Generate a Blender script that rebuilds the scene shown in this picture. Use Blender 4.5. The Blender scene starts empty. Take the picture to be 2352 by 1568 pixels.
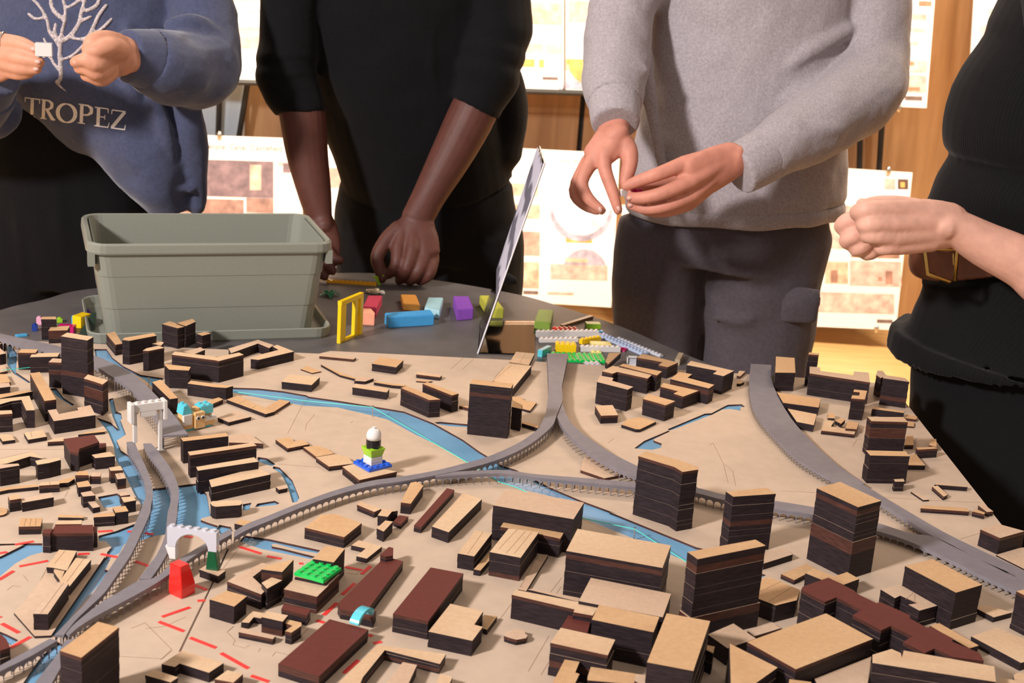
import bpy, bmesh, math, random
from mathutils import Vector, Matrix, noise
random.seed(7)
R = math.radians
SC = bpy.context.scene
COL = SC.collection

# ------------------------------------------------------------------ camera
ZB = 0.79                      # top of the city model's ground sheet
FPX, PITCH, ROLL = 3170.0, R(16.5), R(4.06)
CAM = Vector((0, 0, ZB + 0.60))
_r0 = Vector((1, 0, 0)); _d0 = Vector((0, -math.sin(PITCH), -math.cos(PITCH)))
FW = Vector((0, math.cos(PITCH), -math.sin(PITCH)))
CR = _r0 * math.cos(ROLL) - _d0 * math.sin(ROLL)
CD = _d0 * math.cos(ROLL) + _r0 * math.sin(ROLL)
cam = bpy.data.objects.new('camera', bpy.data.cameras.new('camera'))
COL.objects.link(cam)
cam.data.sensor_width = 36; cam.data.lens = FPX / 2352 * 36
cam.data.clip_start = 0.05; cam.data.clip_end = 60
M3 = Matrix((CR, -CD, -FW)).transposed()
cam.matrix_world = Matrix.Translation(CAM) @ M3.to_4x4()
cam.data.dof.use_dof = True; cam.data.dof.focus_distance = 1.62; cam.data.dof.aperture_fstop = 14
SC.camera = cam

# ------------------------------------------------------------------ world, lights, exposure
w = bpy.data.worlds.new('ambient_fill'); SC.world = w; w.use_nodes = True
w.node_tree.nodes['Background'].inputs[0].default_value = (1.0, 0.85, 0.75, 1)
w.node_tree.nodes['Background'].inputs[1].default_value = 0.30  # even warm fill added from all sides, tied to no lamp
def area(name, loc, aim, size, power, col, sy=None):
    l = bpy.data.lights.new(name, 'AREA'); l.energy = power; l.color = col
    l.shape = 'RECTANGLE'; l.size = size; l.size_y = sy or size
    o = bpy.data.objects.new(name, l); COL.objects.link(o); o.location = loc
    o.rotation_euler = (Vector(aim) - Vector(loc)).to_track_quat('-Z', 'Y').to_euler()
    return o
# ceiling lamps of the room: one behind the camera on the left (throws the model's shadows), and the spots washing the display boards
area('ceiling_lamp_left_offscreen', (-2.3, -0.75, 2.75), (0.0, 1.6, 0.8), 0.34, 112, (1.0, 0.93, 0.92))
area('display_spots_left_offscreen', (-1.2, 3.3, 2.9), (-1.2, 5.2, 0.7), 1.3, 86, (1.0, 0.80, 0.60), 0.5)
area('display_spots_right_offscreen', (1.4, 3.3, 2.9), (1.4, 5.2, 0.7), 1.6, 110, (1.0, 0.80, 0.60), 0.5)
SC.view_settings.view_transform = 'Standard'; SC.view_settings.look = 'None'
SC.view_settings.gamma = 1; SC.view_settings.use_curve_mapping = False
SC.view_settings.exposure = 0.80

# ------------------------------------------------------------------ helpers
CROP = dict(A=(0, 1150, 3.7517), B=(500, 1150, 3.7517), C=(1000, 1150, 3.7517), D=(1450, 1150, 3.7517),
            E=(1752, 1150, 3.7517), F=(0, 720, 3.5633), G=(500, 760, 3.7333), H=(1000, 760, 3.7333),
            I=(1450, 760, 3.7333), J=(1752, 760, 3.2), X=(0, 0, 1.0),
            K=(700, 560, 3.92), L=(1150, 440, 3.7333), M=(0, 300, 3.1367), N=(560, 440, 3.36))
def px(c, x, y):
    o = CROP[c]; return (o[0] + x / o[2], o[1] + y / o[2])
def ray(u, v): return FW + CR * ((u - 1176) / FPX) + CD * ((v - 784) / FPX)
def onz(u, v, z):                       # image point -> point on the horizontal plane z
    q = ray(u, v); return CAM + q * ((z - CAM.z) / q.z)
def at(u, v, Y):                        # image point -> point on the upright plane y = Y
    q = ray(u, v); return CAM + q * (Y / q.y)
def proj(p):
    q = Vector(p) - CAM; w_ = q.dot(FW); return (1176 + FPX * q.dot(CR) / w_, 784 + FPX * q.dot(CD) / w_)
def pts(s):                             # "A 1,2 3,4 B 5,6" -> image points
    out = []; c = 'X'
    for t in s.split():
        if t.isalpha(): c = t
        else:
            x, y = t.split(','); out.append(px(c, float(x), float(y)))
    return out
def hgt(roof, base, z0=ZB):             # height of a vertical edge from its two image ends
    b = onz(base[0], base[1], z0); lo, hi = 0.0005, 0.2
    for _ in range(40):
        m = (lo + hi) / 2
        if proj((b.x, b.y, z0 + m))[1] > roof[1]: lo = m
        else: hi = m
    return lo
def tag(o, label=None, cat=None, group=None, kind=None):
    if label: o['label'] = label
    if cat: o['category'] = cat
    if group: o['group'] = group
    if kind: o['kind'] = kind
    return o
def empty(name, loc, label=None, cat=None, group=None, rz=0):
    o = bpy.data.objects.new(name, None); COL.objects.link(o); o.location = loc
    o.rotation_euler = (0, 0, rz); o.empty_display_size = 0.02
    return tag(o, label, cat, group)
def link(name, me, parent=None, mats=None):
    o = bpy.data.objects.new(name, me); COL.objects.link(o)
    for m in (mats or []):
        me.materials.append(m)
    if parent is not None:              # meshes are given in world coordinates
        o.parent = parent; o.matrix_parent_inverse = Matrix.Identity(4)
        bpy_loc = parent_matrix(parent)
        me.transform(bpy_loc.inverted())
    return o
def parent_matrix(p):
    m = Matrix.Translation(p.location) @ p.rotation_euler.to_matrix().to_4x4()
    if p.parent is not None: m = parent_matrix(p.parent) @ m
    return m
def bm_obj(name, bm, parent=None, mats=None, smooth=False):
    me = bpy.data.meshes.new(name); bm.normal_update(); bm.to_mesh(me); bm.free()
    if smooth:
        for p in me.polygons: p.use_smooth = True
    return link(name, me, parent, mats)
def centre_on_base(o):                  # put a single-mesh thing's origin at its base
    me = o.data; xs = [v.co for v in me.vertices]
    c = Vector((sum(v.x for v in xs) / len(xs), sum(v.y for v in xs) / len(xs), min(v.z for v in xs)))
    me.transform(Matrix.Translation(-c)); o.location = c
    return o

# ------------------------------------------------------------------ materials
MATS = {}
def nmat(name, col, rough=0.5, metal=0.0, noise_s=0, noise_a=0.0, spec=0.5, bump=0.0, bump_s=None, stretch=None, trans=0, coat=0, sheen=0, emit=None):
    m = bpy.data.materials.new(name); m.use_nodes = True; nt = m.node_tree
    b = nt.nodes['Principled BSDF']
    b.inputs['Base Color'].default_value = (*col, 1); b.inputs['Roughness'].default_value = rough
    b.inputs['Metallic'].default_value = metal; b.inputs['Specular IOR Level'].default_value = spec
    if trans: b.inputs['Transmission Weight'].default_value = trans
    if coat: b.inputs['Coat Weight'].default_value = coat
    if sheen: b.inputs['Sheen Weight'].default_value = sheen; b.inputs['Sheen Roughness'].default_value = 0.5
    if noise_s or bump:
        tc = nt.nodes.new('ShaderNodeTexCoord'); mp = nt.nodes.new('ShaderNodeMapping')
        nt.links.new(tc.outputs['Object'], mp.inputs[0])
        if stretch: mp.inputs['Scale'].default_value = stretch
        n = nt.nodes.new('ShaderNodeTexNoise'); n.inputs['Scale'].default_value = noise_s or bump_s
        n.inputs['Detail'].default_value = 6; nt.links.new(mp.outputs[0], n.inputs['Vector'])
        if noise_a:
            mx = nt.nodes.new('ShaderNodeMix'); mx.data_type = 'RGBA'; mx.blend_type = 'MIX'
            mr = nt.nodes.new('ShaderNodeMapRange'); nt.links.new(n.outputs['Fac'], mr.inputs[0])
            mr.inputs[1].default_value = 0.3; mr.inputs[2].default_value = 0.7
            mx.inputs[6].default_value = (*[c * (1 - noise_a) for c in col], 1)
            mx.inputs[7].default_value = (*[min(1, c * (1 + noise_a)) for c in col], 1)
            nt.links.new(mr.outputs[0], mx.inputs[0]); nt.links.new(mx.outputs[2], b.inputs['Base Color'])
        if bump:
            n2 = n
            if bump_s and noise_s:
                n2 = nt.nodes.new('ShaderNodeTexNoise'); n2.inputs['Scale'].default_value = bump_s
                nt.links.new(mp.outputs[0], n2.inputs['Vector'])
            bp = nt.nodes.new('ShaderNodeBump'); bp.inputs['Strength'].default_value = bump; bp.inputs['Distance'].default_value = 0.002
            nt.links.new(n2.outputs['Fac'], bp.inputs['Height']); nt.links.new(bp.outputs[0], b.inputs['Normal'])
    MATS[name] = m
    return m
def burn_mat(name, col, burnt):         # sheet face with laser-scorched rim held in the 'burn' attribute
    m = nmat(name, col, 0.62, noise_s=220, noise_a=0.07, spec=0.25)
    nt = m.node_tree; b = nt.nodes['Principled BSDF']
    src = b.inputs['Base Color'].links[0].from_socket
    at_ = nt.nodes.new('ShaderNodeAttribute'); at_.attribute_name = 'burn'
    mx = nt.nodes.new('ShaderNodeMix'); mx.data_type = 'RGBA'
    mx.inputs[7].default_value = (*burnt, 1)
    pw = nt.nodes.new('ShaderNodeMath'); pw.operation = 'POWER'; pw.inputs[1].default_value = 0.8
    nt.links.new(at_.outputs['Fac'], pw.inputs[0])
    nt.links.new(pw.outputs[0], mx.inputs[0]); nt.links.new(src, mx.inputs[6]); nt.links.new(mx.outputs[2], b.inputs['Base Color'])
    return m
burn_mat('plywood', (0.63, 0.455, 0.29), (0.36, 0.115, 0.018))
burn_mat('plywood_warm', (0.58, 0.375, 0.20), (0.36, 0.11, 0.016))
burn_mat('plywood_pale', (0.57, 0.415, 0.295), (0.36, 0.16, 0.055))
burn_mat('mahogany', (0.125, 0.030, 0.022), (0.075, 0.015, 0.011))
nmat('charred_edge', (0.019, 0.0115, 0.0135), 0.6, noise_s=90, noise_a=0.45, spec=0.25, stretch=(1, 1, 6))
nmat('charred_brown', (0.060, 0.021, 0.014), 0.55, noise_s=90, noise_a=0.35, spec=0.35, stretch=(1, 1, 6))
nmat('ground_ply', (0.515, 0.395, 0.295), 0.65, noise_s=60, noise_a=0.05, spec=0.2)
nmat('viaduct_paint', (0.185, 0.170, 0.188), 0.5, noise_s=80, noise_a=0.08, spec=0.35)
nmat('blue_acrylic', (0.16, 0.34, 0.52), 0.16, noise_s=14, noise_a=0.12, spec=0.6)
nmat('engraved', (0.30, 0.17, 0.09), 0.8)
nmat('red_tape', (0.72, 0.035, 0.03), 0.5)
nmat('table_grey', (0.105, 0.096, 0.094), 0.45, noise_s=25, noise_a=0.12, spec=0.4)
nmat('steel', (0.6, 0.58, 0.55), 0.25, 1.0)
nmat('teal_thread', (0.06, 0.62, 0.50), 0.5)
nmat('black_metal', (0.012, 0.012, 0.012), 0.4)

# ------------------------------------------------------------------ room shell
def wood_mat(name, c1, c2, scale):
    m = bpy.data.materials.new(name); m.use_nodes = True; nt = m.node_tree; b = nt.nodes['Principled BSDF']
    tc = nt.nodes.new('ShaderNodeTexCoord'); mp = nt.nodes.new('ShaderNodeMapping'); mp.inputs['Scale'].default_value = scale
    n = nt.nodes.new('ShaderNodeTexNoise'); n.inputs['Scale'].default_value = 3; n.inputs['Detail'].default_value = 8; n.inputs['Distortion'].default_value = 0.6
    cr = nt.nodes.new('ShaderNodeValToRGB'); cr.color_ramp.elements[0].color = (*c1, 1); cr.color_ramp.elements[1].color = (*c2, 1)
    cr.color_ramp.elements[0].position = 0.3; cr.color_ramp.elements[1].position = 0.7
    nt.links.new(tc.outputs['Object'], mp.inputs[0]); nt.links.new(mp.outputs[0], n.inputs['Vector'])
    nt.links.new(n.outputs['Fac'], cr.inputs[0]); nt.links.new(cr.outputs[0], b.inputs['Base Color']); b.inputs['Roughness'].default_value = 0.42
    MATS[name] = m; return m
wood_mat('cabinet_oak', (0.30, 0.155, 0.065), (0.44, 0.25, 0.115), (9, 9, 0.8))
wood_mat('floor_oak', (0.50, 0.30, 0.115), (0.62, 0.40, 0.17), (1.2, 10, 1))
nmat('wall_paint', (0.62, 0.56, 0.50), 0.8)
def quad_prism(bm, poly, z0, z1, mi_top=0, mi_side=0):
    b = [bm.verts.new((p[0], p[1], z0)) for p in poly]; t = [bm.verts.new((p[0], p[1], z1)) for p in poly]
    f = bm.faces.new(t); f.material_index = mi_top
    f2 = bm.faces.new(b[::-1]); f2.material_index = mi_side
    n = len(poly)
    for i in range(n):
        g = bm.faces.new((b[i], b[(i + 1) % n], t[(i + 1) % n], t[i])); g.material_index = mi_side
    return f
def ccw(poly):
    a = sum(poly[i - 1][0] * poly[i][1] - poly[i][0] * poly[i - 1][1] for i in range(len(poly)))
    return poly if a > 0 else poly[::-1]
def box(bm, x0, x1, y0, y1, z0, z1, mi=0):
    n0 = len(bm.faces); quad_prism(bm, [(x0, y0), (x1, y0), (x1, y1), (x0, y1)], z0, z1, mi, mi)
YW = 5.75
# floor of boards
fl = empty('floor', (0, 2.0, 0)); tag(fl, kind='structure')
for i in range(-14, 15):
    bm = bmesh.new(); y0 = 2.0 + i * 0.30 - 0.15
    box(bm, -4.5, 4.5, y0 + 0.0012, y0 + 0.2988, -0.02, 0.0)
    bm_obj('floorboard', bm, fl, [MATS['floor_oak']])
bm = bmesh.new(); box(bm, -4.5, 4.5, YW + 0.03, YW + 0.10, 0, 3.2)
tag(bm_obj('wall_back', bm, None, [MATS['wall_paint']]), kind='structure')
bm = bmesh.new(); box(bm, -4.6, -4.5, -2.3, YW + 0.10, 0, 3.2)
tag(bm_obj('wall_left', bm, None, [MATS['wall_paint']]), kind='structure')
bm = bmesh.new(); box(bm, 4.5, 4.6, -2.3, YW + 0.10, 0, 3.2)
tag(bm_obj('wall_right', bm, None, [MATS['wall_paint']]), kind='structure')

# ------------------------------------------------------------------ table
tb = empty('table', (-0.1, 1.3, 0), 'grey topped table with rounded far end carrying the wooden city model', 'table')
def catmull(P, k=6, closed=False):
    out = []; n = len(P)
    for i in range(n if closed else n - 1):
        g = lambda j: Vector(P[j % n]) if closed else Vector(P[max(0, min(n - 1, j))])
        a, b, c, d = g(i - 1), g(i), g(i + 1), g(i + 2)
        for s in range(k):
            t = s / k
            out.append(0.5 * ((2 * b) + (c - a) * t + (2 * a - 5 * b + 4 * c - d) * t * t + (3 * b - a - 3 * c + d) * t ** 3))
    if not closed: out.append(Vector(P[-1]))
    return out
TT = ZB - 0.010
edge = [onz(u, v, TT) for u, v in [(0, 712), (100, 688), (200, 664), (470, 640), (740, 628), (870, 628), (1020, 646), (1170, 672), (1260, 695), (1420, 747), (1570, 812)]]
edge = [Vector((-0.88, 1.55, 0)), Vector((-0.84, 1.85, 0))] + edge + [Vector((0.36, 1.945, 0))]
edge = [(p.x, p.y) for p in catmull(edge, 5)]
poly = ccw(edge + [(0.545, 1.935), (0.545, 0.25), (-0.88, 0.25)])
bm = bmesh.new(); quad_prism(bm, poly, TT - 0.025, TT)
bm_obj('table_top', bm, tb, [MATS['table_grey']])
for x, y in ((-0.55, 0.55), (0.35, 0.55), (-0.45, 1.75), (0.15, 1.75)):
    bm = bmesh.new(); box(bm, x - 0.025, x + 0.025, y - 0.025, y + 0.025, 0, TT - 0.025)
    bm_obj('leg', bm, tb, [MATS['black_metal']])

# ------------------------------------------------------------------ ground sheet of the model with the river cut out of it
base = empty('city_model_base', (0, 1.4, TT), 'pale plywood ground sheet of the city model with blue river cut-outs', 'model base')
BL = [(-0.86, 1.842), (-0.276, 1.895), (-0.262, 1.912), (0.0, 1.930), (0.30, 1.943), (0.562, 1.946), (0.566, 0.62), (-0.86, 0.62)]
WATER_BLUE = [
 "F 770,290 872,290 920,360 1010,430 1150,500 1345,530 1250,600 1180,540 1050,470 900,400 780,350",
 "G 60,478 140,485 350,492 560,515 760,550 780,562 1050,600 1330,645 1600,690 1850,790 2100,930 2240,1030 H 440,1070 560,1150 690,1190 980,1340 1240,1450 1560,1568 C 1500,95 2251,400 D 610,410 1160,640 1050,700 480,520 340,465 C 2040,470 1700,320 1275,150 H 1000,1420 700,1345 540,1290 330,1130 260,1115 0,970 G 1700,890 1460,760 1330,725 1030,655 740,640 400,580 140,530 60,520",
 "H -10,784 40,778 290,800 290,825 120,815 30,800",
 "G 345,1080 420,1090 495,1140 470,1158 400,1140 340,1110",
 "G 480,1160 530,1170 640,1280 700,1430 680,1465 640,1470 600,1330 540,1220 470,1175",
 "B 230,298 450,330 885,425 860,450 700,425 500,368 465,372 468,392 560,410 840,480 800,500 380,415 190,350",
 "A 1890,205 1990,225 2005,262 1905,300 1870,240",
 "G 320,1508 340,1480 490,1455 530,1475 505,1490", "G 215,1485 290,1470 270,1530 215,1540",
]
WATER_TEAL = [
 "F 890,700 925,690 950,800 990,815 1000,860 985,870 1030,990 955,1040 990,1120 1060,1165 1240,1435 1600,1390 1690,1475 A 1790,-10 1815,130 1735,150 1730,165 1800,190 1880,215 1860,270 1640,270 1430,290 1340,300 1180,350 1070,375 1030,450 960,480 925,560 905,590 950,605 480,1160 435,1160 915,480 925,440 960,400 915,350 850,345 850,300 1000,260 1180,190 1190,130 F 1160,1568 1100,1480 1030,1330 950,1200 930,1080 880,960 790,850 905,890 965,945 920,840",
 "A -60,372 200,365 365,365 370,440 260,470 130,540 0,650 -60,680 -60,500 0,480 205,378 0,385 -60,390",
 "A 360,1335 500,1215 560,1250 440,1400 300,1600 150,1640",
 "A -40,1110 60,1150 160,1200 95,1245 -40,1150",
 "I 25,1005 110,942 322,852 328,862 190,928 195,940 262,965 252,1000 180,1018 80,1010",
 "I 310,842 630,708 690,704 800,645 830,632 945,627 975,648 935,655 935,682 850,668 780,672 695,716 400,830 330,852",
 "F 55,250 90,255 140,330 130,480 250,560 235,570 110,490 60,420", "F 410,612 460,612 490,650 520,690 610,745 590,755 470,680",
 "F 800,1500 960,1470 990,1500 1000,1568 850,1590",
]
def sheet_with_holes(name, outer, holes, z0, z1, mats, parent):
    cu = bpy.data.curves.new(name, 'CURVE'); cu.dimensions = '2D'; cu.fill_mode = 'BOTH'; cu.extrude = (z1 - z0) / 2
    for poly in [outer] + holes:
        sp = cu.splines.new('POLY'); sp.points.add(len(poly) - 1); sp.use_cyclic_u = True
        for i, p in enumerate(poly): sp.points[i].co = (p[0], p[1], 0, 1)
    o = bpy.data.objects.new(name, cu); COL.objects.link(o)
    dg = bpy.context.evaluated_depsgraph_get(); me = bpy.data.meshes.new_from_object(o.evaluated_get(dg))
    bpy.data.objects.remove(o)
    me.transform(Matrix.Translation((0, 0, (z0 + z1) / 2)))
    while len(me.materials): me.materials.pop()
    ob = link(name, me, parent, mats)
    for p in me.polygons: p.material_index = 0 if p.normal.z > 0.5 else 1
    return ob
holes = []
for s in WATER_BLUE + WATER_TEAL:
    holes.append([tuple(onz(u, v, ZB)[:2]) for u, v in pts(s)])
sheet_with_holes('ground_sheet', BL, holes, ZB - 0.0026, ZB, [MATS['ground_ply'], MATS['charred_brown']], base)
bm = bmesh.new(); quad_prism(bm, ccw(BL), TT, ZB - 0.0050); bm_obj('backing_board', bm, base, [MATS['charred_brown']])
def water(name, polys, mat, z):
    for s in polys:
        P = [onz(u, v, ZB) for u, v in pts(s)]
        c = sum(P, Vector()) / len(P)
        bm = bmesh.new(); vs = [bm.verts.new((p.x, p.y, z)) for p in P]
        bm.faces.new(vs); bmesh.ops.recalc_face_normals(bm, faces=bm.faces)
        if bm.faces[:][0].normal.z < 0: bmesh.ops.reverse_faces(bm, faces=bm.faces)
        ext = bmesh.ops.extrude_face_region(bm, geom=bm.faces[:])
        for v in ext['geom']:
            if isinstance(v, bmesh.types.BMVert): v.co.z -= 0.0025
        bmesh.ops.recalc_face_normals(bm, faces=bm.faces)
        bm_obj('river_water', bm, base, [MATS[mat]])
water('river_water', WATER_BLUE, 'blue_acrylic', ZB - 0.0022)
water('river_water', WATER_TEAL, 'blue_acrylic', ZB - 0.0023)
# engraved street lines
bm = bmesh.new()
def ground_line(bm, s, wmm=0.45, z=ZB + 0.00012):
    P = [onz(u, v, ZB) for u, v in pts(s)]
    for a, b in zip(P, P[1:]):
        d = (b - a).normalized(); n = Vector((-d.y, d.x, 0)) * wmm / 2000
        vs = [bm.verts.new((q.x, q.y, z)) for q in (a - n, b - n, b + n, a + n)]; bm.faces.new(vs)
for s in ["A 2050,420 1830,700", "A 1830,700 1550,1300", "A 1130,1100 1250,1050 1480,1280 1380,1370", "A 1045,1340 1400,1360 1480,1290", "A 1250,1100 1420,1080 1600,1000", "B 1110,590 1220,600 1200,635 1110,620",
          "B 240,1260 275,1245", "B 350,1300 370,1270", "B 470,1340 500,1300 620,1330", "B 780,1100 720,1160 730,1210", "B 90,1120 140,1080 80,1130 150,1200 130,1240 240,1270", "C 540,1040 660,880", "C 800,1470 980,1160", "C 910,1500 1000,1350",
          "C 990,790 1090,660", "C 1040,800 1085,740", "A 220,920 400,590", "A 220,920 280,985", "A 60,770 110,730 180,740", "A 300,900 330,880", "A 200,640 240,690",
          "I 670,980 700,960 790,1140 830,1300", "I 800,1140 870,1200 895,1330", "I 1280,1370 1590,1385", "J 660,850 690,800 730,790", "J 880,1220 1230,1245 1600,1260", "G 760,565 600,880", "G 750,850 760,800 830,715", "G 1160,770 1140,790",
          "G 520,1140 880,1170", "H 500,410 590,310", "H 1480,960 1530,920", "H 130,330 240,230", "H 230,330 330,240", "F 0,1110 530,1110", "F 530,1500 560,1450", "F 0,1185 260,1130", "E 1700,330 1900,270"]:
    ground_line(bm, s)
bm_obj('engraved_lines', bm, base, [MATS['engraved']])['kind'] = 'stuff'
bm = bmesh.new(); ground_line(bm, "A 1965,415 1835,700", 1.6); ground_line(bm, "A 1835,700 1548,1300", 1.6, ZB + .0001)
bm_obj('sheet_joint', bm, base, [MATS['charred_edge']])
# ------------------------------------------------------------------ laser-cut building blocks
def slab(name, poly, z0, z1, mats, parent, rim=0.0042):
    bm = bmesh.new(); f = quad_prism(bm, poly, z0, z1, 0, 1)
    lay = bm.verts.layers.float.new('burn')
    for v in bm.verts: v[lay] = 1.0
    ar = abs(sum(poly[i - 1][0] * poly[i][1] - poly[i][0] * poly[i - 1][1] for i in range(len(poly)))) / 2
    per = sum(math.dist(poly[i - 1], poly[i]) for i in range(len(poly)))
    t = min(rim * random.uniform(0.7, 1.3), ar / per * 0.55)
    r = bmesh.ops.inset_region(bm, faces=[f], thickness=t, use_even_offset=True)
    for v in f.verts: v[lay] = random.uniform(0.0, 0.16)
    return bm_obj(name, bm, parent, mats)
def jitter(poly, mm):
    c = Vector((sum(p[0] for p in poly) / len(poly), sum(p[1] for p in poly) / len(poly)))
    dx, dy = random.uniform(-1, 1) * 0.00018, random.uniform(-1, 1) * 0.00018
    out = []
    for p in poly:
        d = Vector(p) - c; L = max(d.length, 1e-5); d = d * (1 + mm / 1000 / L)
        out.append((c.x + d.x + dx, c.y + d.y + dy))
    return out
BLD = {}; BOBJ = {}
def bld(key, roof, basept, label, kind='t', name='model_building', n=None, z0=0.0, group=None):
    P = pts(roof)
    h = basept / 1000 if isinstance(basept, (int, float)) else hgt(P[0], pts(basept)[0], ZB)
    poly = [tuple(onz(u, v, ZB + h)[:2]) for u, v in P]
    poly = ccw(poly); BLD[key] = (poly, h)
    zb = ZB + z0
    hh = h - z0
    if n is not None and n > 3: n = max(n, round(hh / 0.0058))
    if n is None: n = 1 if hh < 0.0045 else 2 if hh < 0.010 else 3 if hh < 0.019 else max(3, round(hh / 0.0058))
    topm = {'t': random.choice(['plywood', 'plywood', 'plywood_warm', 'plywood_pale']), 'w': 'plywood_warm', 'p': 'plywood_pale', 'r': 'mahogany'}[kind]
    def mats(top):
        m = 'charred_brown' if (kind == 'r' and top) or random.random() < (0.4 if top else 0.07) else 'charred_edge'
        return [MATS[topm if top else 'plywood_pale'], MATS[m]]
    if n == 1:
        o = slab(name, poly, zb, ZB + h, mats(True), None)
        centre_on_base(o); BOBJ[key] = (o, ZB + h); return tag(o, label, 'model building', group)
    c = (sum(p[0] for p in poly) / len(poly), sum(p[1] for p in poly) / len(poly), zb)
    e = empty(name, c, label, 'model building', group); BOBJ[key] = (e, ZB + h)
    cuts = [0.0]
    top_t = min(0.0032, hh / n)
    ws = [random.uniform(0.75, 1.25) for _ in range(n - 1)]
    tot = sum(ws); z = zb
    for i, w_ in enumerate(ws):
        z1 = z + (hh - top_t) * w_ / tot
        slab('layer', jitter(poly, random.uniform(-0.45, 0.0)), z, z1, mats(False), e, 0.0003); z = z1
    slab('roof_panel', poly, z, ZB + h, mats(True), e)
    return e
T, W_, RD = 't', 'w', 'r'
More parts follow.
